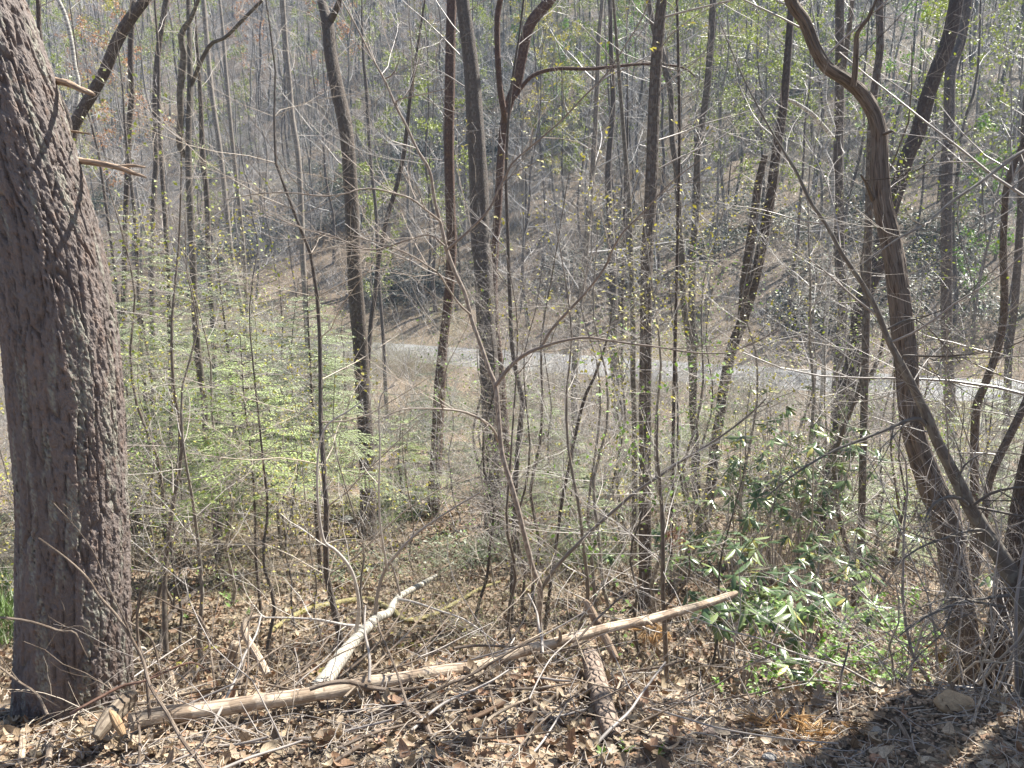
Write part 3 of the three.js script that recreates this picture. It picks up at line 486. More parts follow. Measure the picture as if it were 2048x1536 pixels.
// trunks of the middle distance
const TREES = [
  ['leaning dark trunk slanting up rightward just right of the thick left trunk', { d: 12, mat: M.dark, path: W(22, [[135, 330], [148, 253], [187, 183], [210, 140], [235, 80], [262, 35], [290, 0, 19]]), limbs: { n: 8, from: 0.5 } }],
  ['narrow pale birch-like stem between the leaning dark trunk and the thick left trunk', { d: 13, mat: M.birch, path: W(8, [[140, 300], [150, 230], [157, 167], [150, 133], [143, 83], [130, 30], [112, -10]]), limbs: { n: 6, from: 0.6, len: [0.6, 1.4] } }],
  ['dark lichen-spotted trunk with a crooked second stem in the upper left', { d: 12.5, mat: tint('smooth', 0.6, 0.57, 0.53), path: W(14, [[433, 1000], [430, 945, 13], [413, 880, 12], [408, 795, 12], [400, 745, 14], [392, 662, 13], [388, 579, 13], [385, 500], [380, 400], [377, 300, 12], [380, 167, 11], [377, 0, 9]]), limbs: { n: 14, from: 0.35, el: [-0.1, 0.7], len: [1, 3] }, forks: [{ path: [[374, 312, 15], [360, 290, 14], [362, 230, 13], [360, 180, 14], [368, 110, 13], [362, 70, 12], [385, 30, 8], [400, -10, 7]], tw: { n: 4 } }, { path: [[378, 180, 9], [420, 90, 8], [450, 75, 7], [490, 35, 7], [525, 0, 6]], tw: { n: 6, len: [0.5, 1.3] } }] }],
  ['grey trunk curving left and forking at the top edge, left of the tall reddish trunk', { d: undefined, mat: M.grey, path: W(28, [[738, 1075, 34], [735, 950, 32], [733, 880, 31], [727, 800, 31], [722, 700, 30], [715, 620, 30], [708, 520], [705, 450], [700, 350], [692, 260], [675, 180], [660, 100, 26], [655, 45, 26], [643, 0, 16]]), limbs: { n: 14, from: 0.35, len: [1, 3] }, forks: [{ path: [[656, 48, 18], [668, 28, 13], [680, 0, 12], [690, -30, 11]], tw: { n: 1 } }] }],
  ['tall reddish dark trunk just left of the straight furrowed middle trunk', { d: 17, mat: M.reddish, path: W(20, [[880, 775, 24], [884, 720, 20], [890, 660, 18], [897, 595], [903, 500], [900, 400], [898, 300], [900, 167], [904, 0]]), limbs: { n: 12, from: 0.3, len: [1, 3] } }],
  ['straight furrowed brown-grey trunk in the middle of the view, behind the forked sapling', { d: undefined, mat: M.rough, lump: 0.08, ridge: 0.05, sides: 26, path: W(38, [[990, 1085, 42], [988, 1000, 40], [984, 878, 38], [979, 745, 37], [972, 645, 38], [965, 512], [962, 500], [959, 400], [949, 233, 35], [942, 133, 31], [930, 40, 28], [925, 0, 27]]), limbs: { n: 9, from: 0.55, len: [1, 3] } }],
  ['brown crooked trunk with a long level bough, right of the straight furrowed middle trunk', { d: 16, mat: M.reddish, path: W(17, [[1000, 740], [990, 640, 16], [987, 560, 16], [989, 512, 16], [995, 433, 15], [1003, 300, 16], [1010, 240, 18], [1022, 195, 18], [1034, 167, 19], [1044, 117, 20], [1060, 50, 22], [1100, 0, 22]]), limbs: { n: 8, from: 0.5, len: [1, 2.5] },
    forks: [{ path: [[1030, 195, 8], [1048, 168, 8], [1068, 150, 8], [1110, 138, 8], [1180, 138, 7], [1240, 132, 6], [1300, 128, 5], [1370, 137, 4], [1392, 155, 2]], tw: { n: 9, len: [0.5, 1.4] } }, { path: [[1010, 240, 13], [1008, 225, 13], [999, 167, 12], [995, 33, 12], [1005, -20, 11]], tw: { n: 2 } }] }],
  ['straight slender grey trunk standing right of the middle, in front of the road', { d: undefined, mat: M.grey, sides: 20, path: W(24, [[1290, 1222, 27], [1290, 1100, 25], [1290, 980], [1290, 880], [1291, 745], [1292, 640], [1294, 512], [1299, 440], [1304, 333], [1307, 233], [1312, 133], [1317, 67, 23], [1324, 0, 21]]), limbs: { n: 9, from: 0.5, len: [0.6, 2] } }],
  ['pair of lichen-grey stems joined in a Y, right of the straight slender grey trunk', { d: 13.5, mat: tint('smooth', 0.62, 0.58, 0.54), path: W(15, [[1404, 1124, 17], [1401, 1057, 16], [1394, 1005, 15], [1389, 955], [1391, 879], [1386, 829], [1386, 779], [1384, 712, 18], [1374, 652, 13], [1366, 595, 13], [1364, 512, 13], [1359, 467, 12], [1357, 400, 12], [1352, 333, 12], [1345, 283, 12], [1343, 233, 11], [1341, 177, 12], [1331, 143, 12], [1324, 100, 12], [1310, 67, 11], [1297, 0, 10]]), limbs: { n: 9, from: 0.45, len: [0.6, 2] }, forks: [{ path: [[1386, 722, 15], [1390, 690, 15], [1384, 645, 15], [1385, 580, 15], [1386, 512, 15], [1389, 467, 14], [1394, 400, 14], [1396, 300, 13], [1404, 250, 13], [1417, 150, 14], [1422, 83, 14], [1427, 0, 14], [1431, -40, 13]], d: [13.5, 14.2], tw: { n: 8, len: [0.6, 1.6] } }] }],
  ['dark trunk leaning right with a second stem, left of the grey tangle above the road', { d: 14.5, mat: M.dark, path: W(21, [[1402, 1075], [1410, 1040], [1421, 979], [1431, 879, 19], [1441, 829, 18], [1444, 795, 19], [1454, 745], [1464, 695], [1484, 645], [1504, 579], [1520, 512], [1540, 400, 20], [1556, 283, 19], [1565, 230, 18], [1575, 120, 15]]), limbs: { n: 9, from: 0.45, len: [0.6, 2.4] }, forks: [{ path: [[1482, 655, 16], [1486, 610, 17], [1490, 560, 18], [1497, 512, 18], [1504, 467, 18], [1517, 367, 15], [1530, 310, 12]], tw: { n: 4 } }] }],
  ['upright trunk directly behind the upper bend of the twisted foreground trunk', { d: 9, mat: M.rough, path: W(15, [[1738, 420], [1742, 260], [1746, 200], [1753, 150], [1760, 100], [1759, 0]]), limbs: { n: 7, from: 0.7 } }],
  ['thick dark trunk leaning right behind the twisted foreground trunk, reaching the top edge', { d: undefined, mat: tint('rough', 0.72, 0.7, 0.72), path: W(32, [[1653, 1100, 36], [1653, 1024, 34], [1659, 979, 33], [1673, 912, 33], [1686, 829, 33], [1693, 779, 33], [1706, 729], [1716, 679], [1723, 619], [1736, 572], [1756, 529], [1772, 460], [1789, 393, 30], [1799, 367, 30], [1813, 317, 29], [1836, 267, 29], [1853, 200, 28], [1869, 150, 28], [1896, 83, 27], [1913, 0, 26]]), limbs: { n: 12, from: 0.4, len: [0.8, 2.6] }, forks: [{ path: [[1672, 920, 8], [1690, 860, 8], [1712, 800, 9], [1745, 745, 9], [1762, 700, 7], [1770, 650, 5]], tw: { n: 5 } }] }],
  ['hazy upright trunk left of the twisted trunk, its foot beyond the road', { d: 21, mat: M.grey, path: W(20, [[1672, 830], [1673, 779], [1679, 712], [1686, 612], [1680, 512], [1677, 333, 19], [1679, 200, 18], [1680, 0, 17]]), limbs: { n: 10, from: 0.4 }, forks: [{ path: [[1678, 210, 9], [1688, 130, 10], [1698, 60, 10], [1705, 0, 9]], tw: { n: 3 } }] }],
  ['sunlit whitish crooked stem, left of the hazy upright trunk', { d: 17, mat: M.birch, path: W(7, [[1660, 520], [1666, 370], [1662, 330, 9], [1650, 300], [1668, 262], [1659, 233, 8], [1649, 197, 8], [1651, 160, 7], [1640, 100, 5]]), limbs: { n: 5, from: 0.6, len: [0.6, 1.2] }, forks: [{ path: [[1666, 275, 8], [1640, 245, 8], [1623, 227, 8], [1586, 203, 7], [1560, 195, 4]], tw: { n: 4 } }], up: 2 }],
  ['hazy straight trunk between the thick leaning trunk and the right edge', { d: 24, mat: M.rough, path: W(21, [[1900, 800], [1893, 645], [1893, 512], [1893, 433], [1896, 300], [1899, 233], [1903, 133], [1922, 83, 18], [1936, 0, 16]]), limbs: { n: 10, from: 0.4 } }],
  ['crooked dark trunk near the right edge, bending where it crosses the road', { d: 9, mat: M.dark, path: W(14, [[1949, 1060, 16], [1949, 979, 16], [1949, 879, 16], [1953, 812, 16], [1959, 795, 15], [1979, 745], [1996, 695], [2006, 645], [2009, 579], [2006, 500, 13], [2009, 433, 12], [2013, 377, 12], [2029, 327, 12], [2048, 283, 10], [2070, 220, 9]]), limbs: { n: 10, from: 0.35, len: [0.6, 1.8] } }],
  ['upright trunk at the far right with its foot near the road', { d: 21, mat: M.rough, path: W(14, [[2013, 830], [2019, 695], [2029, 612], [2036, 512], [2044, 380], [2050, 250]]), limbs: { n: 8, from: 0.4 } }],
  ['short dark stem slanting up to the right edge below the crooked dark trunk', { d: 8, mat: M.dark, path: W(14, [[1975, 990], [1979, 962], [1996, 919], [2019, 872], [2048, 812], [2075, 740]]), limbs: { n: 7, from: 0.3, len: [0.5, 1.4] } }],
  ['trunk with its foot at the roadside, left of the slim lichened stem', { d: 27, mat: M.rough, path: W(19, [[1232, 770], [1229, 732], [1227, 672], [1225, 560], [1220, 440, 15], [1216, 340, 13], [1226, 210, 10], [1222, 100, 9], [1220, 0, 8]]), limbs: { n: 9, from: 0.4 }, forks: [{ path: [[1232, 650, 6], [1245, 605, 6], [1262, 590, 4], [1280, 560, 3]], tw: { n: 3 } }] }],
  ['slim lichened stem just left of the straight slender grey trunk', { d: 12, mat: tint('smooth', 0.7, 0.66, 0.6), path: W(11, [[1269, 962, 12], [1269, 845], [1266, 745], [1266, 645], [1262, 520], [1258, 400, 9], [1250, 300, 8], [1238, 150, 7], [1230, 40, 6]]), limbs: { n: 10, from: 0.4, len: [0.6, 1.6] } }],
  ['thin dark pole between the roadside trunk and the slim lichened stem', { d: 26, mat: M.dark, path: W(6, [[1244, 760], [1244, 640], [1247, 500], [1250, 380]]), limbs: { n: 5, len: [0.6, 1.5] } }],
  ['thin straight stem rising beside the upper part of the Y-shaped pair', { d: 9.5, mat: M.dark, path: W(6, [[1350, 700, 7], [1354, 520], [1358, 353], [1359, 235], [1357, 133], [1354, 0, 5]]), limbs: { n: 9, from: 0.4, len: [0.5, 1.6] } }],
  ['thin dark crooked stem leaning right below the forked sapling’s right limb', { d: 7.5, mat: M.dark, up: 0.4, path: W(6.5, [[1120, 1030], [1127, 985], [1137, 939], [1147, 885], [1157, 845], [1167, 799, 7], [1184, 765, 5.5], [1204, 712, 5], [1214, 679, 4]]), limbs: { n: 5, len: [0.4, 1] } }],
  ['brown stem just right of the straight furrowed middle trunk with a kink at road height', { d: 8, mat: M.rough, path: W(10, [[1028, 1060], [1031, 979], [1037, 879], [1044, 820, 11], [1046, 805, 12], [1036, 760], [1031, 735], [1024, 690, 9], [1020, 600, 8], [1016, 480, 7], [1012, 340, 6], [1022, 180, 5], [1040, 60, 4]]), limbs: { n: 10, from: 0.3, len: [0.4, 1.3] } }],
  ['dark slim trunk to the left of the twin tall trunks, leaning right', { d: 22, mat: M.dark, path: W(9, [[735, 760], [742, 645], [749, 595], [759, 512], [775, 433], [795, 367], [809, 300], [820, 200, 7]]), limbs: { n: 8, from: 0.4 } }],
  ['thin pole right of the curving forked grey trunk, foot beside the road', { d: 29, mat: M.rough, path: W(7, [[770, 745, 8], [768, 700], [764, 640], [758, 560], [752, 420], [742, 330], [732, 170]]), limbs: { n: 7, from: 0.4 } }],
  ['hazy slim trunk left of the curving forked grey trunk, reaching the top edge', { d: 26, mat: M.palegrey, path: W(11, [[612, 620], [605, 500], [602, 400], [595, 300], [584, 233], [579, 167], [572, 100], [565, 0]]), limbs: { n: 9, from: 0.4 } }],
  ['pale slim trunk leaning left at the top, right of the crooked two-stemmed trunk', { d: 24, mat: M.palegrey, path: W(10, [[500, 700], [480, 600], [462, 500], [453, 417], [440, 300], [423, 183], [407, 0]]), limbs: { n: 9, from: 0.4 } }],
  ['second pale pole just right of the pale slim leaning trunk', { d: 27, mat: M.palegrey, path: W(8, [[495, 660], [487, 500], [475, 380], [463, 267], [450, 120]]), limbs: { n: 7, from: 0.4 } }],
  ['slim trunk with its foot below the road, right of the crooked two-stemmed trunk', { d: 19, mat: M.grey, path: W(11, [[432, 800], [430, 729], [427, 662], [423, 595], [417, 512], [414, 400], [405, 300]]), limbs: { n: 9, from: 0.4 } }],
  ['upright dark trunk right of the leaning dark trunk in the upper left', { d: 19, mat: M.dark, path: W(11, [[252, 420], [257, 300], [260, 230], [263, 200], [261, 100], [266, 0]]), limbs: { n: 9, from: 0.5 } }],
  ['upright grey trunk second to the right of the leaning dark trunk in the upper left', { d: 21, mat: M.grey, path: W(11, [[305, 480], [309, 367], [312, 330], [310, 250], [312, 150], [322, 60], [332, 0]]), limbs: { n: 9, from: 0.5 } }],
  ['thin dark stem at the top left against the thick left trunk', { d: 10, mat: M.dark, path: W(9, [[140, 300, 8], [138, 240], [100, 150], [80, 70], [76, 0]]), limbs: { n: 7, from: 0.6, len: [0.8, 1.8] } }],
  ['slim grey pole left of the green hemlock tops, foot in the brush', { d: 15, mat: M.grey, path: W(9, [[345, 1000], [342, 829], [340, 712], [337, 545], [330, 430], [322, 300]]), limbs: { n: 10, from: 0.3, len: [0.6, 1.8] } }],
  ['thin pole nearest the right side of the thick left trunk at mid height', { d: 16, mat: M.rough, path: W(8, [[297, 920], [293, 829], [283, 695], [276, 560], [270, 440]]), limbs: { n: 9, from: 0.3, len: [0.6, 1.8] } }],
  ['thin twisting stem standing in the slope brush left of the white fallen log', { d: undefined, mat: M.dark, path: W(9, [[455, 1068, 12], [455, 1020], [440, 980], [445, 900, 7], [430, 830, 5]]), up: 0.8, limbs: { n: 7, len: [0.4, 1.2] } }],
];
for (const [label, o] of TREES) pathTree({ label, ...o });

// trees beyond the right edge, whose shade falls on the foreground
for (const [x, d, h, r, lab] of [[3.1, 3.5, 13, 0.2, 'thick tree just outside the right edge, shading the foreground'], [3.55, 3.35, 12, 0.18, 'second thick tree outside the right edge, beside the first'], [6.0, 6.2, 13, 0.12, 'bare tree outside the right edge farther down the slope']]) {
  const f = onGround(x, d), R = rng(x * 991 | 0), t = thing('bare_tree', lab, 'tree', f), T = new Tubes(f), pts = [], rad = [];
  for (let k = 0; k <= 8; k++) { pts.push(f.clone().add(V(R.s(0.12) * k * 0.4, -0.3 + (h * k) / 8, R.s(0.12) * k * 0.4))); rad.push(r * (1 - (k / 8) * 0.75)); }
  const [pp, rr] = spline(pts, rad, 0.25); T.add(pp, rr, 12, 0.3, true); part('trunk', T.build(), M.rough, t);
  for (let k = 0; k < 12; k++) { const a = Math.floor(lerp(0.3, 0.98, k / 12) * (pp.length - 1)), az = R() * 6.28, B = new Tubes(f); grow(B, R, pp[a], V(Math.cos(az), R.r(0.1, 0.8), Math.sin(az)), R.r(1.5, 3), 0.02, { depth: 2, kids: [6, 4], rmin: 0.002 }); part('branch', B.build(), M.twig, t); }
}
// ------------------------------------------------------------------ bare trees of the far hillside and the valley
function protoTree(seed, h, r, o = {}) {
  const R = rng(seed), T = new Tubes(), C = new Tubes(), pts = [], rad = [], lean = V(R.s(0.05), 0, R.s(0.05)), n = 9, tips = []; let wx = 0, wz = 0;
  for (let k = 0; k <= n; k++) { const t = k / n; if (k) { wx += R.s(o.bend ?? 0.012) * h; wz += R.s(o.bend ?? 0.012) * h; } pts.push(V(lean.x * h * t + wx, -0.4 + (h + 0.4) * t, lean.z * h * t + wz)); rad.push(r * (1 - 0.86 * t) * (k ? 1 : 1.35)); }
  const [pp, rr] = spline(pts, rad, h / 16); T.add(pp, rr, o.sides ?? 7, 0.3, false);
  const m = o.limbs ?? 13;
  for (let k = 0; k < m; k++) {
    const t = lerp(o.from ?? 0.3, 0.99, (k + R()) / m), a = Math.min(pp.length - 2, Math.floor(t * (pp.length - 1))), az = k * 2.4 + R.s(0.6), el = R.r(...(o.el ?? [0.1, 0.9]));
    grow(C, R, pp[a], V(Math.cos(az) * Math.cos(el), Math.sin(el), Math.sin(az) * Math.cos(el)), h * R.r(...(o.reach ?? [0.14, 0.26])) * (1.15 - t * 0.55), rr[a] * R.r(0.22, 0.36), { depth: 2, kids: o.kids ?? [6, 4], n0: 5, rmin: o.rmin ?? 0.0045, up: o.up ?? 0.08, wob: 0.22, tip: 0.4, s0: 4 }, 0, tips);
  }
  return { trunk: T.build(), crown: C.build(), tips, h };
}
function protoLeaves(proto, share, len, seed, n = 2) {
  const S = new Leaves(), R = rng(seed);
  for (const [p, d] of proto.tips) if (R() < share * 1.3) for (let k = 0; k < n; k++) { const b = R.r(0.65, 1.25); S.add(p.clone().add(V(R.s(0.12), R.s(0.12), R.s(0.12))), d.clone().add(V(R.s(), R.s() - 0.3, R.s())).normalize(), V(R.s(), 1, R.s()), len * R.r(0.6, 1.2), len * R.r(0.5, 0.8), [b, b, b * R.r(0.6, 1)]); }
  return S.build();
}
const FAR = [0, 1, 2, 3, 4, 5].map((k) => protoTree(300 + k, [17, 15, 19, 13, 16, 11][k], [0.125, 0.1, 0.15, 0.085, 0.11, 0.07][k], { bend: 0.018, from: [0.25, 0.2, 0.35, 0.15, 0.3, 0.12][k] }));
const FARLEAF = FAR.map((p, k) => protoLeaves(p, 0.6, 0.19, 330 + k, 2));
const barkTones = [M.grey, tint('smooth', 1.0, 0.95, 0.9), M.rough, M.palegrey];
const crownTones = [std({ color: new THREE.Color(0.36, 0.345, 0.335), roughness: 0.42 }), std({ color: new THREE.Color(0.5, 0.48, 0.465), roughness: 0.42 }), std({ color: new THREE.Color(0.18, 0.165, 0.155), roughness: 0.45 })];
{
  const R = rng(4242), spots = [];
  for (let gz = 14; gz < 210; gz += 4.1) for (let gx = -150; gx <= 150; gx += 4.1) {
    const d = gz + R.s(1.9), x = gx + R.s(1.9), s = d - roadD(x);
    if (Math.abs(s) < 4.2 || Math.abs(x) > d * 0.72 + 4) { R(); continue; }
    if (s < 0 && (R() < 0.9 || x > d * 0.62)) continue;
    if (d > 120 && R() < 0.3) continue;
    spots.push({ x, d, s, k: R.i(6), yaw: R() * 6.28, sc: R.r(0.75, 1.25), u: R(), v: R(), w: R() });
  }
  spots.sort((a, b) => a.d - b.d);
  const px = (q) => 1024 + (q.x / q.d) * F;
  const leafOf = (q) => {
    const p = px(q), f = q.s > 0 ? 1 : 0.4;
    if (p > 950 && p < 1420 && q.d > 60) return q.u < 0.5 ? M.spring : q.u < 0.58 ? M.yellow : q.u < 0.66 ? M.bright : null;
    if (p > 1700) return q.u < 0.24 * f ? M.spring : q.u < 0.3 * f ? M.bright : q.u < 0.315 * f ? M.orange : null;
    if (p > 1420) return q.d < 45 ? null : q.u < 0.3 * f ? M.spring : q.u < 0.32 * f ? M.orange : q.u < 0.335 * f ? M.red : null;
    return q.d < 42 ? null : q.u < 0.13 ? M.spring : q.u < 0.15 && q.d > 60 ? M.orange : q.u < 0.18 ? M.yellow : null;
  };
  const protos = new Map();
  const labelOf = (q, lf) => lf === M.orange || lf === M.red ? ['slim hillside tree flecked with reddish orange young leaves', 'reddish budding trees on the far hillside'] : lf ? ['slim hillside tree hazed with yellow-green young leaves', 'greening trees on the far hillside'] : q.s < 0 ? ['slim bare tree standing in the valley brush before the road', 'bare trees of the valley before the road'] : ['slim bare grey tree standing among many on the far hillside', 'bare trees of the far hillside'];
  let n = 0; const rest = [];
  for (const q of spots) {
    const g = onGround(q.x, q.d, -0.05), lf = leafOf(q);
    if (n < 285 && Math.abs(q.x) < q.d * 0.69) {
      const bm = q.v < 0.3 ? 0 : q.v < 0.6 ? 1 : q.v < 0.8 ? 2 : 3, cm = q.w < 0.4 ? 0 : q.w < 0.85 ? 1 : 2, key = [q.k, bm, cm, lf ? lf.uuid : ''].join();
      let p = protos.get(key), o;
      if (!p) { o = new THREE.Group(); part('trunk', FAR[q.k].trunk, barkTones[bm], o); part('crown', FAR[q.k].crown, crownTones[cm], o); if (lf) part('leaves', FARLEAF[q.k], lf, o, 'stuff'); protos.set(key, o); } else o = p.clone();
      o.name = numbered('slim_tree'); o.position.copy(g); o.rotation.y = q.yaw; o.scale.setScalar(q.sc); scene.add(o);
      const [lab, grp] = labelOf(q, lf); tag(o, lab, 'tree', grp); n++;
    } else rest.push([q, g, lf]);
  }
  // the rest of the wood, read as one mass
  const m4 = new THREE.Matrix4(), qt = new THREE.Quaternion(), up = V(0, 1, 0), wood = new THREE.Group(); wood.name = 'distant_woods'; tag(wood, 'grey mass of distant bare woods filling the upper hillside', 'woods', null, 'stuff'); scene.add(wood);
  for (let k = 0; k < 6; k++) for (const kind of ['trunk', 'crown', 'leaves']) {
    const list = rest.filter(([q, , lf]) => q.k === k && (kind !== 'leaves' || lf)); if (!list.length) continue;
    const groups = new Map(); for (const e of list) { const mat = kind === 'trunk' ? barkTones[e[0].i = Math.floor(e[0].v * 3.99)] : kind === 'crown' ? crownTones[Math.floor(e[0].w * 2.99)] : e[2]; if (!groups.has(mat)) groups.set(mat, []); groups.get(mat).push(e); }
    for (const [mat, l] of groups) { const im = shade(new THREE.InstancedMesh(kind === 'trunk' ? FAR[k].trunk : kind === 'crown' ? FAR[k].crown : FARLEAF[k], mat, l.length)); l.forEach(([q, g], i) => im.setMatrixAt(i, m4.compose(g, qt.setFromAxisAngle(up, q.yaw), V(q.sc, q.sc, q.sc)))); im.name = { trunk: 'trunks', crown: 'crowns', leaves: 'leaves' }[kind]; im.userData.kind = 'stuff'; wood.add(im); }
  }
}

// ------------------------------------------------------------------ brush: nobody could count these stems
function protoBrush(seed, stems, h, spread, o = {}) {
  const R = rng(seed), T = new Tubes(), tips = [];
  for (let k = 0; k < stems; k++) { const az = R() * 6.28, el = R.r(o.el?.[0] ?? 0.7, o.el?.[1] ?? 1.5), p = V(R.s(spread), -0.05, R.s(spread)); grow(T, R, p, V(Math.cos(az) * Math.cos(el), Math.sin(el), Math.sin(az) * Math.cos(el)), h * R.r(0.5, 1.1), o.r ?? 0.003, { depth: o.depth ?? 2, kids: o.kids ?? [5, 3], n0: 6, rmin: o.rmin ?? 0.0011, wob: o.wob ?? 0.3, up: o.up ?? 0.0, s0: 3, from: 0.15 }, 0, tips); }
  return { geo: T.build(), tips };
}
const BR = [protoBrush(500, 9, 1.5, 0.35), protoBrush(501, 12, 1.0, 0.4, { el: [0.2, 1.2] }), protoBrush(502, 7, 2.1, 0.4, { wob: 0.22 }), protoBrush(503, 14, 0.6, 0.4, { depth: 1, el: [0.1, 1.3] })];
const brushTones = [M.twigTan, M.twig, std({ color: new THREE.Color(0.36, 0.315, 0.22), roughness: 0.5 })];
const brush = new THREE.Group(); brush.name = 'brush'; tag(brush, 'tangled bare twiggy brush covering the slope and valley', 'brush', null, 'stuff'); scene.add(brush);
function scatter(parent, name, geo, mat, list) {
  if (!list.length) return; const im = shade(new THREE.InstancedMesh(geo, mat, list.length)), m4 = new THREE.Matrix4(), q = new THREE.Quaternion(), e = new THREE.Euler();
  list.forEach((s, i) => { q.setFromEuler(e.set(s.tx ?? 0, s.yaw, s.tz ?? 0, 'YXZ')); im.setMatrixAt(i, m4.compose(s.p, q, V(s.sc, s.sc * (s.sy ?? 1), s.sc))); if (s.c) im.setColorAt(i, s.c); });
  im.name = name; im.userData.kind = 'stuff'; parent.add(im); return im;
}
{   // slender saplings with fine level twigs
  const S = [0, 1, 2, 3, 4].map((k) => { const h = [4.5, 3.2, 6, 5.2, 2.6][k]; return protoTree(700 + k, h, [0.026, 0.017, 0.034, 0.028, 0.013][k], { from: 0.22, limbs: Math.round(h * 5), kids: [8, 4], rmin: 0.0012, sides: 6, bend: 0.03, up: 0.03, el: [-0.05, 0.6], reach: [0.2, 0.34] }); });
  const SL = S.map((p, k) => protoLeaves(p, 0.1, 0.04, 760 + k, 2)), R = rng(717), made = new Map(); let n = 0;
  for (let k = 0; k < 400 && n < 92; k++) {
    const d = 5.8 + 13 * R(), x = R.s(0.7 * d), i = d < 9 ? [1, 4, 0, 3][R.i(4)] : R.i(5), m = R.i(3), key = i * 3 + m, yaw = R() * 6.28, sc = R.r(0.75, 1.2);
    if (Math.abs(d - roadD(x)) < 4) continue;
    let o = made.get(key); if (o) o = o.clone(); else { o = new THREE.Group(); part('trunk', S[i].trunk, [tint('smooth', 0.75, 0.68, 0.62), M.palegrey, M.rough][m], o); part('crown', S[i].crown, [M.twig, M.twigPale, M.twigTan][m], o); if ((i + m) % 2 === 0) part('leaves', SL[i], [M.spring, M.yellow, M.bright][m], o, 'stuff'); made.set(key, o); }
    o.name = numbered('slender_sapling'); o.position.copy(onGround(x, d)); o.rotation.y = yaw; o.scale.setScalar(sc); scene.add(o); n++;
    tag(o, d < 12 ? 'slender bare sapling with fine level twigs in the brush of the near slope' : 'slender bare sapling with fine level twigs in the valley brush', 'sapling', d < 12 ? 'slender saplings of the near slope' : 'slender saplings of the valley');
  }
}
// bigger, coarser undergrowth of the hillside
const hillBrush = [], HB = [protoBrush(520, 5, 4.2, 0.6, { r: 0.012, rmin: 0.0035, kids: [9, 5], wob: 0.24, el: [0.7, 1.5], up: 0.03 }), protoBrush(521, 7, 2.6, 0.6, { r: 0.01, rmin: 0.0035, kids: [6, 4] }), protoBrush(522, 3, 5.5, 0.5, { r: 0.015, rmin: 0.0035, kids: [10, 5], wob: 0.16, el: [1.1, 1.5], up: 0.05 })];
{
  const R = rng(888), L = HB.map(() => crownTones.map(() => []));
  for (let k = 0; k < 4300; k++) { const d = 36 + 110 * Math.pow(R(), 0.85), x = R.s(0.74 * d), s = d - roadD(x); if (s < 4.6 || (s < 14 && R() < 0.6)) continue; L[R.i(3)][R.i(3)].push({ p: onGround(x, d, -0.05), yaw: R() * 6.28, sc: R.r(0.6, 1.25) }); }
  for (let k = 0; k < 260; k++) { const d = 14 + 22 * R(), x = R.s(0.74 * d), s = d - roadD(x); if (s > -4.5) continue; L[[0, 2][R.i(2)]][R.i(3)].push({ p: onGround(x, d, -0.05), yaw: R() * 6.28, sc: R.r(0.5, 0.95) }); }
  hillBrush.push(...L);
}

// ------------------------------------------------------------------ evergreens: hemlock saplings
function hemlock(o) {
  const R = rng(o.seed), f = o.foot, t = thing('hemlock_sapling', o.label, 'tree', f), T = new Tubes(f), B = new Tubes(f), S = new Leaves(f), h = o.h, pts = [], rad = [];
  for (let k = 0; k <= 8; k++) { pts.push(f.clone().add(V(R.s(0.02) * k * 0.4, -0.15 + ((h + 0.15) * k) / 8, R.s(0.02) * k * 0.4))); rad.push(o.r * (1 - (k / 8) * 0.88)); }
  const [pp, rr] = spline(pts, rad, 0.15); T.add(pp, rr, 9, 0.3, true); part('trunk', T.build(), M.dark, t);
  const n = Math.round(h * (o.dens ?? 14));
  for (let k = 0; k < n; k++) {
    const tt = lerp(o.from ?? 0.22, 0.98, (k + R()) / n), a = Math.min(pp.length - 2, Math.floor(tt * (pp.length - 1))), az = k * 2.39 + R.s(0.5), len = (0.15 + (o.reach ?? 1.3) * (1 - Math.pow(tt, 2.4))) * R.r(0.55, 1.1), bp = [], br = [];
    for (let j = 0; j <= 6; j++) { const x = (j / 6) * len; bp.push(pp[a].clone().add(V(Math.cos(az) * x, 0.18 * x - 0.22 * x * x, Math.sin(az) * x)).add(V(R.s(0.03), R.s(0.02), R.s(0.03)))); br.push(lerp(0.007, 0.0016, j / 6)); }
    B.add(bp, br, 3, 0.3, false);
    for (let x = 0.25; x < 1; x += 0.055 / len + 0.012) for (const sd of [-1, 1]) {
      const j = Math.min(5, Math.floor(x * 6)), p = bp[j].clone().lerp(bp[j + 1], x * 6 - j), al = bp[j + 1].clone().sub(bp[j]).normalize(), side = V(-al.z * sd, 0, al.x * sd), sl = (1 - x * 0.75) * len * 0.42 * R.r(0.6, 1.2), dir = side.multiplyScalar(0.85).add(al.multiplyScalar(0.65)).add(V(0, -0.15, 0)).normalize();
      if (R() < 0.1 + 0.85 * (o.gap ?? 0.25)) continue;
      B.add([p, p.clone().addScaledVector(dir, sl)], [0.0018, 0.001], 3, 0.3, false);
      const side2 = V(-dir.z, 0, dir.x), step = o.step ?? 0.03;
      for (let y = 0.02; y < sl; y += step) for (const s2 of [-1, 1]) { const b = R.r(0.7, 1.25); S.add(p.clone().addScaledVector(dir, y), dir.clone().multiplyScalar(0.7).addScaledVector(side2, s2 * 0.8).add(V(0, R.s(0.25), 0)).normalize(), V(R.s(0.3), 1, R.s(0.3)), (o.nl ?? 0.058) * R.r(0.7, 1.2), (o.nl ?? 0.058) * 0.34, [b, b, b * R.r(0.7, 1)]); }
    }
  }
  part('branches', B.build(), M.twigDark, t, 'stuff'); part('needles', S.build(), o.mat, t, 'stuff');
}
hemlock({ seed: 61, foot: onGround(atPx(642, 11.5), 11.5), h: 4.9, r: 0.045, reach: 1.5, from: 0.42, gap: 0.12, mat: M.hemlock, label: 'dark-stemmed hemlock sapling with soft green top, left of the curving forked grey trunk' });
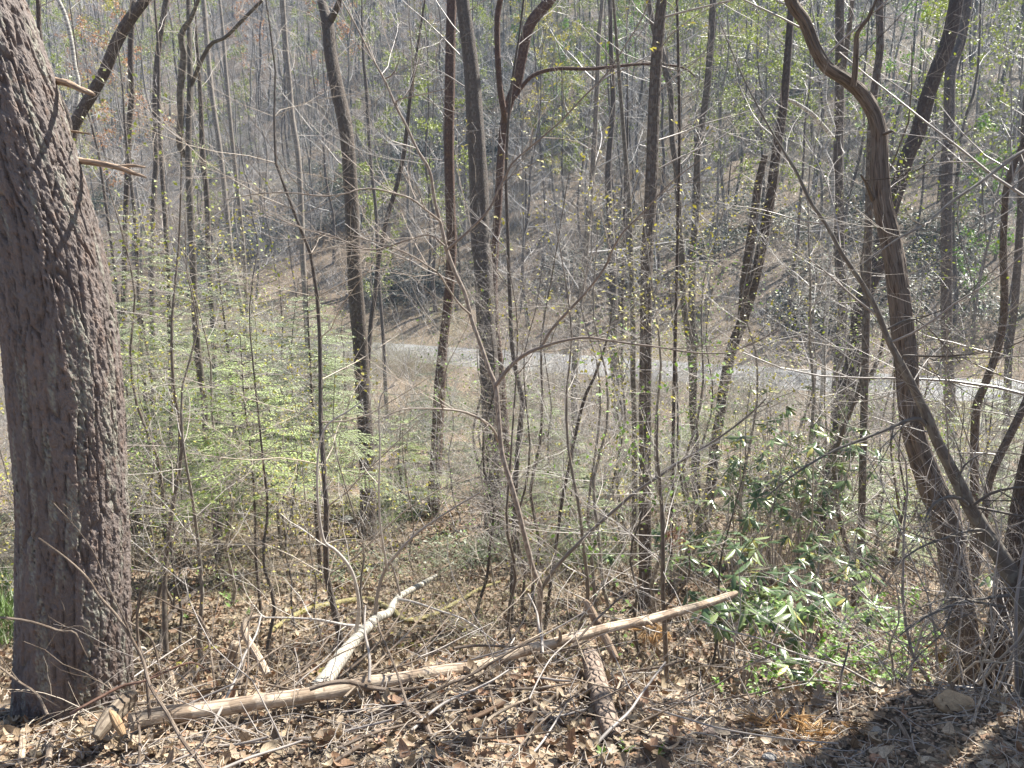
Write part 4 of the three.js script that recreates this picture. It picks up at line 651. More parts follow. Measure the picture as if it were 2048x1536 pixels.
hemlock({ seed: 62, foot: onGround(atPx(537, 8.2), 8.2), h: 3.5, r: 0.022, reach: 1.05, from: 0.48, gap: 0.2, mat: M.hemlockNew, label: 'small bright green hemlock sapling on the slope, nearest of the hemlocks' });
hemlock({ seed: 63, foot: onGround(atPx(330, 14), 14), h: 6.6, r: 0.05, reach: 2.1, from: 0.3, gap: 0.4, mat: M.hemlock, label: 'tall thin-foliaged hemlock close to the right side of the thick left trunk' });
hemlock({ seed: 64, foot: onGround(atPx(475, 17), 17), h: 6.2, r: 0.06, reach: 2.1, from: 0.25, gap: 0.3, mat: M.hemlock, label: 'hemlock with wide level sprays left of the soft green hemlock top' });
hemlock({ seed: 65, foot: onGround(atPx(575, 21), 21), h: 5.5, r: 0.06, reach: 1.7, from: 0.15, gap: 0.3, mat: M.hemlockDark, label: 'dark bushy hemlock standing before the road left of centre' });
hemlock({ seed: 66, foot: onGround(atPx(440, 11), 11), h: 3.0, r: 0.025, reach: 1.2, from: 0.45, gap: 0.35, mat: M.hemlockNew, label: 'low yellow-green hemlock sapling left of the nearest one' });
hemlock({ seed: 67, foot: onGround(atPx(690, 25), 25), h: 4.2, r: 0.05, reach: 1.6, from: 0.15, gap: 0.3, mat: M.hemlock, label: 'grey-green hemlock by the road behind the curving forked trunk' });
hemlock({ seed: 68, foot: onGround(atPx(885, 22), 22), h: 3.6, r: 0.05, reach: 1.2, from: 0.1, gap: 0.2, mat: M.hemlockDark, label: 'dark green hemlock at the foot of the tall reddish trunk' });
hemlock({ seed: 69, foot: onGround(atPx(1960, 16), 16), h: 3.4, r: 0.04, reach: 1.6, from: 0.1, gap: 0.45, mat: M.hemlock, label: 'grey-green hemlock before the road near the right edge' });
hemlock({ seed: 70, foot: onGround(atPx(1750, 13), 13), h: 2.2, r: 0.03, reach: 1.5, from: 0.1, gap: 0.4, mat: M.hemlock, label: 'low spreading hemlock behind the twisted foreground trunk' });
hemlock({ seed: 79, foot: onGround(atPx(640, 33), 33), h: 4.6, r: 0.05, reach: 1.6, from: 0.1, gap: 0.15, mat: M.hemlock, label: 'hemlock right at the road edge behind the soft green hemlock top' });
hemlock({ seed: 80, foot: onGround(atPx(490, 36), 36), h: 4.6, r: 0.05, reach: 1.9, from: 0.1, gap: 0.15, mat: M.hemlockDark, label: 'dark hemlock at the road edge toward the left end of the road' });
hemlock({ seed: 81, foot: onGround(atPx(270, 18), 18), h: 5.2, r: 0.05, reach: 1.9, from: 0.2, gap: 0.2, mat: M.hemlock, label: 'airy green hemlock rising beside the thick left trunk below the tall thin one' });
hemlock({ seed: 72, foot: onGround(atPx(560, 13.5), 13.5), h: 3.9, r: 0.035, reach: 1.4, from: 0.4, gap: 0.3, mat: M.hemlock, label: 'fresh yellow-green hemlock between the nearest hemlock and the curving forked trunk' });
hemlock({ seed: 73, foot: onGround(atPx(400, 23), 23), h: 5.0, r: 0.05, reach: 1.9, from: 0.12, gap: 0.2, mat: M.hemlock, label: 'bushy hemlock hiding the left end of the road' });
hemlock({ seed: 74, foot: onGround(atPx(290, 25), 25), h: 5.2, r: 0.05, reach: 1.9, from: 0.12, gap: 0.25, mat: M.hemlock, label: 'hemlock nearest the thick left trunk at road level' });
hemlock({ seed: 75, foot: onGround(atPx(800, 17), 17), h: 2.6, r: 0.035, reach: 1.5, from: 0.1, gap: 0.2, mat: M.hemlockNew, label: 'low fresh green hemlock left of the tall reddish trunk' });
hemlock({ seed: 77, foot: onGround(atPx(1080, 19), 19), h: 2.8, r: 0.035, reach: 1.7, from: 0.1, gap: 0.2, mat: M.hemlock, label: 'spreading hemlock in front of the road at the centre' });
hemlock({ seed: 78, foot: onGround(atPx(1395, 20), 20), h: 2.4, r: 0.035, reach: 1.7, from: 0.1, gap: 0.3, mat: M.hemlock, label: 'low hemlock in front of the road behind the pair of lichen-grey stems' });
hemlock({ seed: 71, foot: onGround(atPx(1140, 13), 13), h: 2.4, r: 0.03, reach: 1.4, from: 0.1, gap: 0.45, mat: M.hemlock, label: 'low hemlock in the brush right of the straight furrowed middle trunk' });

// ------------------------------------------------------------------ rhododendrons, every leaf its own mesh
function longLeaf(len, wid, curl, roll) {   // an elliptic leathery leaf along +z, tip drooping
  const p = [], u = [], idx = [], N = 6;
  for (let j = 0; j <= N; j++) { const t = j / N, w = (wid / 2) * Math.pow(Math.sin(Math.PI * Math.min(1, 0.06 + 0.93 * t)), 0.75); for (let s = -1; s <= 1; s++) { p.push(s * w * (1 - roll * 0.15), -Math.abs(s) * w * roll - curl * len * t * t, len * t); u.push((s + 1) / 2, t); } if (j) for (let s = 0; s < 2; s++) { const e = j * 3 + s, f = e - 3; idx.push(f, e, f + 1, f + 1, e, e + 1); } }
  const g = new THREE.BufferGeometry(); g.setAttribute('position', new THREE.Float32BufferAttribute(p, 3)); g.setAttribute('uv', new THREE.Float32BufferAttribute(u, 2)); g.setIndex(idx); g.computeVertexNormals(); return g;
}
const RL = [longLeaf(0.19, 0.055, 0.2, 0.3), longLeaf(0.17, 0.05, 0.3, 0.4), longLeaf(0.2, 0.052, 0.08, 0.5), longLeaf(0.14, 0.045, 0.25, 0.3)];
const RM = [[0.11, 0.175, 0.07], [0.15, 0.215, 0.085], [0.085, 0.14, 0.06], [0.2, 0.26, 0.1], [0.4, 0.38, 0.1]].map((c) => new THREE.MeshPhysicalMaterial({ color: new THREE.Color(...c), roughness: 0.32, transmission: 0.22, thickness: 0, side: THREE.DoubleSide }));
function rhododendron(foot, h, spread, whorls, seed, label) {
  const R = rng(seed), t = thing('rhododendron', label, 'shrub', foot, undefined), T = new Tubes(), ends = [];
  const arms = Math.max(3, Math.round(whorls / 4));
  for (let k = 0; k < arms; k++) {
    const az = (k / arms) * 6.28 + R.s(0.5), out = spread * R.r(0.25, 1), hh = h * R.r(0.45, 0.95), e = V(Math.cos(az) * out, hh, Math.sin(az) * out), m = e.clone().multiplyScalar(0.5).add(V(R.s(0.1), 0.1, R.s(0.1)));
    const [pp, rr] = spline([V(R.s(0.05), -0.1, R.s(0.05)), m, e], [0.014, 0.01, 0.006], 0.12); T.add(pp, rr, 5, 0.3, false); ends.push([e, V(Math.cos(az), 0.9, Math.sin(az)).normalize()]);
    for (let j = 1; j < 4 && ends.length < whorls; j++) { const b = pp[Math.floor(pp.length * R.r(0.45, 0.85))], q = b.clone().add(V(R.s(0.32), R.r(0.05, 0.35), R.s(0.32)).multiplyScalar(0.6 + spread * 0.5)); T.add([b, b.clone().lerp(q, 0.5).add(V(0, 0.03, 0)), q], [0.006, 0.005, 0.004], 4, 0.3, false); ends.push([q, q.clone().sub(b).normalize()]); }
  }
  part('stems', T.build(), M.twig, t);
  const up = V(0, 1, 0), qt = new THREE.Quaternion(), ax = V(); let count = 0;
  for (const [e, dir] of ends.slice(0, whorls)) {
    const n = 6 + R.i(4), ph = R() * 6.28, droop = R.r(-0.2, 0.75), base = new THREE.Quaternion().setFromUnitVectors(up, dir.clone().lerp(up, 0.5).normalize());
    for (let k = 0; k < n && count < 296; k++, count++) {
      const m = shade(new THREE.Mesh(RL[R.i(4)], RM[R() < 0.06 ? 4 : R.i(4)])); m.name = 'leaf';
      m.position.copy(e).add(V(R.s(0.01), R.s(0.015), R.s(0.01)));
      m.quaternion.copy(base).multiply(qt.setFromAxisAngle(up, ph + (k / n) * 6.28 + R.s(0.25))); m.quaternion.multiply(qt.setFromAxisAngle(ax.set(1, 0, 0), droop + R.s(0.25))); m.quaternion.multiply(qt.setFromAxisAngle(ax.set(0, 0, 1), R.s(0.4))); m.scale.setScalar(R.r(0.65, 1.0));
      t.add(m);
    }
  }
}
for (const [px, d, h, sp, wh, lab] of [
  [1465, 8.4, 2.6, 0.75, 28, 'tall rhododendron whose top leaves stand against the long thin limb of the forked sapling'],
  [1600, 8.8, 2.7, 0.95, 34, 'broad leafy rhododendron left of the thick leaning dark trunk'],
  [1540, 10.5, 3.0, 1.2, 38, 'tall rhododendron mound farther back toward the road'],
  [1640, 11.5, 3.1, 1.1, 36, 'farthest rhododendron of the right-hand mass, against the thick leaning dark trunk'],
  [1490, 12.5, 3.3, 1.2, 34, 'rhododendron farthest left in the distant part of the right-hand mass'],
  [1580, 12.0, 3.3, 1.1, 34, 'rhododendron high in the middle of the right-hand mass, below the road'],
  [1430, 6.2, 1.35, 0.6, 20, 'rhododendron with drooping leaves behind the tip of the pale suspended log'],
  [1585, 6.6, 1.1, 0.7, 18, 'low rhododendron right of the pale suspended log, in a bare hollow'],
  [1660, 7.2, 1.2, 0.8, 20, 'spreading low rhododendron before the foot of the thick leaning dark trunk'],
  [1505, 5.3, 0.85, 0.5, 22, 'small rhododendron beyond the brow below the tip of the pale suspended log'],
  [1445, 4.6, 0.7, 0.45, 16, 'smallest rhododendron, near the brow left of the bright green leafing shrubs'],
  [2000, 6.2, 1.4, 0.55, 20, 'rhododendron at the right edge behind the leaning sapling'],
  [1245, 14, 1.9, 0.9, 24, 'rhododendron before the road at the roadside trunk'],
  [1345, 10.5, 1.4, 0.7, 20, 'rhododendron right of the straight slender grey trunk'],
  [1180, 11, 1.1, 0.6, 16, 'low rhododendron right of the straight furrowed middle trunk'],
]) rhododendron(onGround(atPx(px, d), d), h, sp, wh, (px * 7 + d * 10) | 0, lab);

// evergreen undergrowth far off, and green haze of small leaves
{
  const S = new Leaves(), R = rng(91);
  for (let k = 0; k < 420; k++) { const a = R() * 6.28, rr = Math.sqrt(R()), p = V(Math.cos(a) * rr, 0.15 + R() * 1.1 * (1.1 - rr * 0.7), Math.sin(a) * rr), b = R.r(0.6, 1.4); S.add(p, V(Math.cos(a) + R.s(0.8), R.s(0.7), Math.sin(a) + R.s(0.8)).normalize(), V(R.s(0.6), 1, R.s(0.6)), R.r(0.1, 0.19), R.r(0.04, 0.07), [b, b, b]); }
  const geo = S.build(), A = [], B = [], Rr = rng(92);
  for (let k = 0; k < 900 && A.length < 420; k++) { const d = 40 + 110 * Rr(), x = Rr.s(0.72 * d), s = d - roadD(x); if (s < 5 || fbm(x * 0.09 + 3, d * 0.09, 3, 93) < 0.52) continue; A.push({ p: onGround(x, d, -0.1), yaw: Rr() * 6.28, sc: Rr.r(0.8, 2.2), sy: Rr.r(0.7, 1.2) }); }
  for (let k = 0; k < 480; k++) { const d = 12 + 25 * Rr(), x = Rr.s(0.72 * d), s = d - roadD(x); if (s > -4 || fbm(x * 0.2 + 3, d * 0.2, 2, 95) < 0.45) continue; B.push({ p: onGround(x, d, -0.1), yaw: Rr() * 6.28, sc: Rr.r(0.35, 0.8), sy: Rr.r(0.6, 1.2) }); }
  const C2 = []; for (const [px, py, w, n] of [[840, 585, 90, 16], [540, 480, 60, 10], [880, 330, 110, 16], [700, 440, 60, 6], [1130, 560, 50, 5], [1620, 640, 70, 8], [1280, 560, 60, 5]]) for (let k = 0; k < n; k++) { const c = hit(px + Rr.s(w), py + Rr.s(28)); if (c.z > -40) continue; C2.push({ p: c.add(V(0, -0.15, 0)), yaw: Rr() * 6.28, sc: Rr.r(1, 2.2), sy: Rr.r(0.7, 1.1) }); }
  const ev = new THREE.Group(); ev.name = 'evergreen_undergrowth'; tag(ev, 'dark green evergreen undergrowth scattered over the far hillside and valley', 'undergrowth', null, 'stuff'); scene.add(ev);
  scatter(ev, 'dark_shrubs', geo, leafMat(0.03, 0.045, 0.03, 0.2, 0.5), C2);
  scatter(ev, 'hillside_shrubs', geo, leafMat(0.06, 0.1, 0.05, 0.3, 0.5), A); scatter(ev, 'valley_shrubs', geo, leafMat(0.17, 0.21, 0.11, 0.4, 0.45), B);
}
for (let i = 0; i < HB.length; i++) for (let j = 0; j < 3; j++) scatter(brush, 'saplings', HB[i].geo, crownTones[j], hillBrush[i][j]);
{
  const R = rng(778), L = BR.map(() => brushTones.map(() => [])), LV = BR.map(() => []);
  const tryAdd = (x, d, sc, kinds, leafy) => { const s = d - roadD(x); if (Math.abs(s) < 3.9) return; const k = kinds[R.i(kinds.length)], e = { p: onGround(x, d, -0.03), yaw: R() * 6.28, sc, tx: R.s(0.15), tz: R.s(0.15) }; L[k][R.i(3)].push(e); if (leafy) { const b = R.r(0.7, 1.2); LV[k].push({ ...e, c: new THREE.Color(b, b * R.r(0.9, 1.1), b) }); } };
  for (let k = 0; k < 460; k++) { const d = 4.8 + 9 * Math.sqrt(R()), x = R.s(0.75 * d + 0.8); if (d < 7.5 && R() < 0.55) continue; if (fbm(x * 0.5 + 5, d * 0.5, 2, 71) < 0.42) continue; tryAdd(x, d, R.r(0.55, 1.0), d < 8 ? [1, 3, 3] : [0, 1, 3], R() < 0.22); }
  for (let k = 0; k < 760; k++) { const d = 13 + 27 * Math.sqrt(R()), x = R.s(0.75 * d); tryAdd(x, d, R.r(0.7, 1.35), [0, 1, 2, 2], R() < 0.6); }
  for (let k = 0; k < 620; k++) { const x = R() < 0.8 ? R.r(-26, -3) : R.s(30), d = roadD(x) - 3.6 - 5 * R() * R(); if (Math.abs(x) > 0.74 * d) continue; tryAdd(x, d, R.r(0.5, 1.3) * (x < -6 ? 1.5 : 1), [0, 1, 2], R() < 0.7); }
  for (let i = 0; i < BR.length; i++) {
    for (let j = 0; j < 3; j++) scatter(brush, 'twigs', BR[i].geo, brushTones[j], L[i][j]);
    const S = new Leaves(), Rl = rng(540 + i); for (const [p, d] of BR[i].tips) if (Rl() < 0.6) { const b = Rl.r(0.7, 1.3); S.add(p, d.clone().add(V(Rl.s(), Rl.s(0.5), Rl.s())).normalize(), V(Rl.s(0.6), 1, Rl.s(0.6)), Rl.r(0.018, 0.034), Rl.r(0.01, 0.018), [b, b, b * 0.8]); }
    scatter(brush, 'young_leaves', S.build(), leafMat(0.28, 0.31, 0.13, 0.45), LV[i]);
  }
}

// ------------------------------------------------------------------ shrubs just beyond the brow
function shrub(name, label, foot, o) {
  const R = rng(o.seed), t = thing(name, label, 'shrub', foot), tips = [];
  for (let k = 0; k < o.stems; k++) {
    const T = new Tubes(foot), az = o.az !== undefined ? o.az + R.s(o.fan ?? 0.8) : R() * 6.28, el = R.r(...(o.el ?? [0.5, 1.4]));
    grow(T, R, foot.clone().add(V(R.s(o.spread ?? 0.12), -0.04, R.s(o.spread ?? 0.12))), V(Math.cos(az) * Math.cos(el), Math.sin(el), Math.sin(az) * Math.cos(el)), o.h * R.r(0.5, 1.15), R.r(...(o.r ?? [0.004, 0.009])), { depth: 2, kids: o.kids ?? [6, 4], n0: 9, rmin: 0.0013, wob: o.wob ?? 0.3, up: o.up ?? 0.0, s0: 6 }, 0, tips);
    part('stem', T.build(), o.mat ?? M.twig, t);
  }
  if (o.leaf) leafPart(t, foot, tips, o.leaf, R);
}
for (const [i, [px, py, o, lab]] of [
  [1790, 3.05, { stems: 13, h: 1.6, r: [0.004, 0.009], spread: 0.22, mat: M.twig, kids: [8, 5], wob: 0.3 }, 'tangled bare grey shrub left of the foot of the twisted trunk'],
  [1735, 3.3, { stems: 12, h: 1.4, r: [0.004, 0.008], spread: 0.22, mat: M.twigPale, kids: [9, 5], az: 2.6, fan: 1.2, el: [0.4, 1.3] }, 'bare shrub with crooked pale stems beside the bright green leafing shrub'],
  [1850, 3.5, { stems: 9, h: 1.4, r: [0.003, 0.007], spread: 0.2, mat: M.twigTan }, 'bare twiggy shrub right against the foot of the twisted trunk'],
  [1965, 3.4, { stems: 5, h: 0.9, r: [0.003, 0.008], spread: 0.2, mat: M.twigTan }, 'low bare shrub between the twisted trunk and the leaning sapling'],
].entries()) shrub('bare_shrub', lab, onGround(atPx(px, py), py), { seed: 900 + i, ...o });
const GREEN = { share: 0.28, n: 3, len: 0.04, mat: M.bright, droop: 0.1 };
shrub('leafing_shrub', 'bright green leafing shrub in front of the low rhododendrons', onGround(atPx(1640, 4.3), 4.3), { seed: 921, stems: 13, h: 0.75, r: [0.002, 0.004], spread: 0.4, mat: M.twigTan, leaf: GREEN });
shrub('leafing_shrub', 'second bright green leafing shrub, left of the tangled bare grey shrub', onGround(atPx(1740, 4.0), 4.0), { seed: 922, stems: 9, h: 0.7, r: [0.002, 0.004], spread: 0.3, mat: M.twigTan, leaf: GREEN });
shrub('leafing_shrub', 'small green leafing shrub below the slim sapling’s right side', onGround(atPx(1520, 4.2), 4.2), { seed: 923, stems: 7, h: 0.5, r: [0.002, 0.003], spread: 0.3, mat: M.twigTan, leaf: { ...GREEN, share: 0.3 } });

// ------------------------------------------------------------------ fallen logs and branches
function lying(name, label, category, path, mat, o = {}) {   // path: [px, py, width, metres in front (optional)]
  const pt = [], rd = []; path.forEach(([x, y, w, d]) => { const p0 = d ? P(x, y, d) : hit(x, y, o.lift ?? 0.012), r = ((w / 2) * viewDepth(p0)) / F; if (d) p0.y = Math.max(p0.y, groundY(p0.x, p0.z) + r * 0.5); pt.push(p0); rd.push(r); });
  const t = thing(name, label, category, pt[0].clone(), o.group), [pp, rr] = spline(pt, rd, o.step ?? 0.03), T = new Tubes(pt[0]), ph = path[0][0] * 0.37, am = o.lump ?? 0.12;
  T.add(pp, rr, o.sides ?? 14, o.tile ?? 0.2, true, (an, v) => 1 + am * 2 * (fbm(Math.cos(an) * 1.3 + ph, Math.sin(an) * 1.3 + v * 7, 3, 3) - 0.5) + (o.ridge ?? 0) * 2 * (fbm(Math.cos(an) * 4 + ph, Math.sin(an) * 4 + v * 0.8, 2, 6) - 0.5) - (o.flat ?? 0) * Math.abs(Math.cos(an - (o.turn ?? 0))));
  part(o.body ?? 'trunk', T.build(), mat, t);
  const info = { t, foot: pt[0], R: rng((ph * 100) | 0), d: 2.6 };
  for (const f of o.forks ?? []) branchOn(info, f, mat);
  return info;
}
lying('fallen_log', 'long weathered pale log lying along the brow, forked at its right end', 'log', [[262, 1445, 34, 2.22], [290, 1436, 34, 2.25], [400, 1422, 33, 2.3], [512, 1405, 30, 2.36], [600, 1393, 29, 2.42], [679, 1380, 28, 2.46], [729, 1369, 29, 2.5], [812, 1357, 26, 2.55], [895, 1347, 26, 2.6], [945, 1337, 26, 2.65], [979, 1324, 16, 2.68], [992, 1318, 8, 2.7]], M.stickPale, { sides: 20, ridge: 0.1, lump: 0.1,
  forks: [{ path: [[930, 1342, 15], [975, 1348, 14], [1024, 1354, 12], [1060, 1361, 9], [1085, 1364, 6]], d: [2.62, 2.58], tw: { n: 0 } }, { path: [[620, 1378, 9], [660, 1366, 9], [700, 1364, 9], [740, 1376, 9], [800, 1380, 8], [830, 1376, 6], [900, 1372, 4], [1000, 1373, 3]], d: [2.4, 2.5], tw: { n: 0 }, mat: M.stick }] });
lying('suspended_log', 'pale straight log propped off the leaf pile, its tip in the air to the right', 'log', [[985, 1323, 14, 2.7], [1037, 1307, 18, 2.75], [1091, 1291, 19, 2.85], [1157, 1272, 19, 2.95], [1224, 1254, 18, 3.05], [1291, 1241, 19, 3.15], [1341, 1227, 17, 3.22], [1407, 1209, 15, 3.32], [1455, 1193, 16, 3.4], [1473, 1186, 10, 3.43]], M.stickPale, { sides: 18, ridge: 0.1, lump: 0.08,
  forks: [{ path: [[1118, 1286, 9], [1121, 1272, 7], [1119, 1264, 4]], d: [2.88, 2.85], tw: { n: 0 } }, { path: [[1290, 1240, 8], [1300, 1246, 7], [1304, 1250, 4]], d: [3.14, 3.1], tw: { n: 0 } }] });
lying('short_log', 'short thick log with cracked grey bark lying toward the viewer', 'log', [[1178, 1304, 26, 2.76], [1182, 1318, 38, 2.71], [1190, 1350, 41, 2.6], [1200, 1385, 42, 2.47], [1210, 1425, 43, 2.34], [1221, 1458, 43, 2.24], [1228, 1478, 34, 2.18]], tint('rough', 1.9, 1.7, 1.5), { sides: 24, tile: 0.12, lump: 0.07 });
lying('broken_post', 'slanting broken log end sticking up behind the suspended log', 'log', [[1172, 1204, 12, 3.55], [1180, 1217, 18, 3.5], [1197, 1253, 18, 3.45], [1215, 1285, 17, 3.38], [1226, 1306, 17, 3.32], [1232, 1320, 15, 3.28]], tint('wood', 0.9, 0.78, 0.68), { sides: 14, ridge: 0.15 });
lying('birch_log', 'white-barked fallen young tree sloping away down the bank', 'log', [[622, 1385, 34, 3.6], [640, 1372, 34, 3.8], [655, 1354, 32, 4.0], [669, 1333, 30, 4.2], [685, 1311, 28, 4.5], [709, 1281, 22, 4.9], [732, 1257, 20, 5.3], [752, 1237, 19, 5.6], [778, 1225, 16, 5.9], [787, 1207, 13, 6.2], [802, 1191, 12, 6.6], [839, 1171, 12, 7.2], [872, 1151, 6, 7.8]], tint('birch', 0.95, 0.94, 0.9), { sides: 18, lump: 0.07, tile: 0.25,
  forks: [
    { path: [[750, 1234, 8], [752, 1210, 8], [758, 1175, 7], [772, 1137, 7], [789, 1114, 6], [829, 1071, 5], [895, 1024, 4], [960, 985, 3]], d: [5.6, 5.4], mat: M.twig, tw: { n: 9, len: [0.4, 1.0] } },
    { path: [[776, 1140, 5], [768, 1100, 4.5], [762, 1060, 4], [758, 1000, 4], [760, 900, 3.5], [763, 790, 3], [790, 770, 2]], d: [5.5, 5.2], mat: M.twigPale, tw: { n: 8, len: [0.3, 0.9] } },
    { path: [[712, 1262, 8], [718, 1224, 8], [713, 1174, 7], [699, 1134, 7], [670, 1100, 6.5], [650, 1085, 6], [640, 1045, 5.5], [636, 1010, 5], [637, 900, 4], [655, 850, 4], [700, 820, 3], [725, 800, 2]], d: [5.0, 4.7], mat: M.twigPale, tw: { n: 8, len: [0.3, 0.9] } },
    { path: [[722, 1253, 7], [690, 1250, 6], [640, 1240, 5], [580, 1236, 4], [512, 1235, 3]], d: [5.1, 5.0], mat: M.twigPale, tw: { n: 5, len: [0.3, 0.7] } },
    { path: [[795, 1198, 6], [830, 1205, 5], [880, 1222, 4], [930, 1240, 3.5], [1000, 1290, 2.5]], d: [6.3, 5.6], mat: M.twigPale, tw: { n: 6, len: [0.3, 0.8] } },
    { path: [[800, 1190, 5], [790, 1150, 4], [780, 1120, 3]], d: [6.4, 6.3], mat: M.twig, tw: { n: 4 } },
  ] });
lying('mossy_log', 'dark mossy branch lying across the slope behind the white fallen tree', 'log', [[540, 1262, 10], [612, 1221, 12], [679, 1206, 13], [729, 1199, 13], [765, 1211, 13], [789, 1224, 12], [812, 1241, 10], [862, 1231, 9], [912, 1205, 8], [962, 1177, 7], [1000, 1163, 5]], tint('stringy', 1.1, 1.15, 0.6), { lift: 0.05 });
lying('bough_band', 'smooth grey band modelled as a bough on the slope right of the thick left trunk', 'branch', [[318, 1300, 12], [323, 1285, 11], [337, 1237, 9], [367, 1204, 9], [427, 1154, 8], [470, 1120, 7], [512, 1091, 7], [560, 1062, 6], [610, 1048, 5], [699, 1031, 4]], M.dark, { lift: 0.06, body: 'bough' });  // grey band along the slope, modelled as a bough in dark bark
lying('curved_branch', 'bleached curved branch standing up at the brow left of the white fallen tree', 'branch', [[536, 1352, 15, 2.75], [525, 1330, 16, 2.8], [510, 1303, 15, 2.85], [497, 1282, 14, 2.88], [488, 1260, 15, 2.9], [492, 1243, 13, 2.92], [507, 1234, 9, 2.93], [520, 1232, 5, 2.93]], M.stickPale, { sides: 12, ridge: 0.15, body: 'bough' });
lying('grey_slab', 'flat weathered grey piece of wood at the foot of the thick left trunk', 'wood', [[192, 1474, 26, 2.06], [210, 1448, 38, 2.1], [235, 1420, 42, 2.16], [255, 1400, 40, 2.22], [270, 1388, 26, 2.25]], tint('wood', 0.62, 0.6, 0.56), { sides: 18, ridge: 0.3, lump: 0.2, flat: 0.5, body: 'slab' });
lying('splintered_stub', 'small yellowish splintered stub in front of the grey slab of wood', 'wood', [[219, 1420, 4, 2.08], [224, 1428, 11, 2.07], [231, 1441, 15, 2.06], [240, 1457, 14, 2.05], [247, 1470, 8, 2.04]], tint('wood', 1.0, 0.8, 0.56), { ridge: 0.5, lump: 0.3, body: 'stub' });
lying('pale_stub', 'short bleached upright stub below the curved bleached branch', 'wood', [[462, 1330, 24, 3.0], [466, 1310, 26, 3.0], [470, 1292, 24, 3.0], [472, 1284, 14, 3.0]], tint('wood', 1.3, 1.25, 1.15), { ridge: 0.2, body: 'stub' });
lying('upright_stick', 'bleached broken stick leaning near the thick left trunk', 'stick', [[352, 1420, 12, 2.4], [348, 1385, 11, 2.45], [343, 1350, 10, 2.5], [338, 1333, 6, 2.52]], M.stickPale, { body: 'stick' });
lying('bank_log', 'grey log lying on the far bank above the road, right of the dark leaning trunks', 'log', [[1560, 650, 5], [1620, 655, 6], [1670, 662, 6], [1700, 664, 5]], M.palegrey, { lift: 0.25, step: 0.3 });
lying('bank_log', 'dark fallen trunk slanting on the far bank behind the furrowed middle trunk', 'log', [[1010, 560, 8], [1044, 512, 9], [1067, 489, 9], [1117, 433, 8], [1157, 383, 7]], M.dark, { lift: 0.7, step: 0.3 });
// sticks one can point to on the brow
for (const [label, path, mat] of [
  ['long curving grey stick running from the forked log end toward the bottom centre', [[1022, 1348, 8], [1040, 1378, 9], [1067, 1403, 10], [1104, 1437, 10], [1157, 1457, 10], [1211, 1477, 9], [1251, 1491, 7]], M.stick],
  ['stick right of the short barked log, in line with the long curving one', [[1268, 1486, 7], [1285, 1490, 8], [1330, 1486, 7], [1372, 1486, 5]], M.stick],
  ['grey stick slanting up rightward at the bottom left of centre', [[640, 1540, 9], [690, 1510, 9], [739, 1481, 8], [770, 1464, 7], [800, 1454, 5]], M.stick],
  ['pale upright stick in the bottom left corner', [[40, 1536, 13], [44, 1500, 14], [46, 1460, 12]], M.stickPale],
  ['pale stick leaning right of the bottom left corner', [[95, 1530, 14], [100, 1490, 14], [108, 1455, 10]], M.stick],
  ['brown stick stuck in the shaded soil at the bottom right', [[1793, 1437, 9], [1810, 1465, 10], [1828, 1505, 8]], M.stick],
  ['bleached stick in the right corner of the brow below the slim sapling', [[1330, 1400, 6], [1350, 1390, 7], [1364, 1383, 4]], M.stickPale],
  ['grey stick lying toward the viewer just right of the white fallen tree’s foot', [[800, 1390, 12], [822, 1420, 15], [850, 1448, 14], [862, 1472, 9]], M.stick],
  ['thin stick crossing the two grey ones at centre bottom', [[856, 1384, 7], [880, 1420, 7], [905, 1462, 7], [920, 1480, 5]], M.stickPale],
  ['pale short piece of wood lying below the long weathered log', [[735, 1425, 12], [755, 1420, 14], [775, 1414, 10]], M.stickPale],
  ['brown broken stick in the shaded pile right of the long log’s fork', [[935, 1440, 10], [960, 1430, 11], [1010, 1405, 9]], tint('wood', 0.7, 0.55, 0.45)],
  ['yellow-tipped stick lying in the dead pine needles at the lower right', [[1510, 1460, 6], [1560, 1475, 7], [1600, 1486, 7]], M.stickPale],
]) lying('stick', label, 'stick', path, mat, { sides: 9, lump: 0.1, body: 'stick', lift: 0.02 });
{   // many alike sticks strewn over the brow
  const R = rng(313);
  for (let k = 0; k < 128; k++) {
    const heap = k >= 74, x = heap ? R.r(-1.1, 0.45) : R() < 0.45 ? R.r(-1.75, -0.5) : R.s(1.75), d = heap ? R.r(2.2, 2.85) : R.r(1.85, 2.95), f = onGround(x, d, heap ? R.r(0.01, 0.09) : 0.012), az = R.r(-0.6, 0.9) + (R() < 0.3 ? 1.2 : 0), len = R.r(0.15, 0.65), r = R.r(0.002, 0.0065), T = new Tubes(f), pts = [], rad = [], dir = V(Math.cos(az), R.r(-0.05, 0.22), -Math.sin(az)).normalize();
    if (x > 0.85 && R() < 0.6) continue;
    let p = f.clone(); for (let j = 0; j <= 5; j++) { pts.push(p.clone()); rad.push(r * lerp(1, 0.6, j / 5)); dir.add(V(R.s(0.16), R.s(0.12), R.s(0.16))).normalize(); p.addScaledVector(dir, len / 5); p.y = Math.max(p.y, groundY(p.x, p.z) + 0.006); }
    const [pp, rr] = spline(pts, rad, 0.04); T.add(pp, rr, 6, 0.15, true, (an, v) => 1 + 0.2 * (fbm(an + k, v * 20, 2, 4) - 0.5));
    if (R() < 0.35) T.add([pp[6], pp[6].clone().add(V(R.s(0.06), 0.05, R.s(0.06))), pp[6].clone().add(V(R.s(0.14), 0.1, R.s(0.14)))], [rr[6] * 0.6, rr[6] * 0.5, rr[6] * 0.3], 5, 0.15, false);
    solo('thin_stick', T.build(), [M.stick, M.stick, M.stickPale, M.twig][R.i(4)], 'thin weathered stick strewn among the leaves on the brow', 'stick', 'thin sticks strewn on the brow', undefined, f);
  }
}
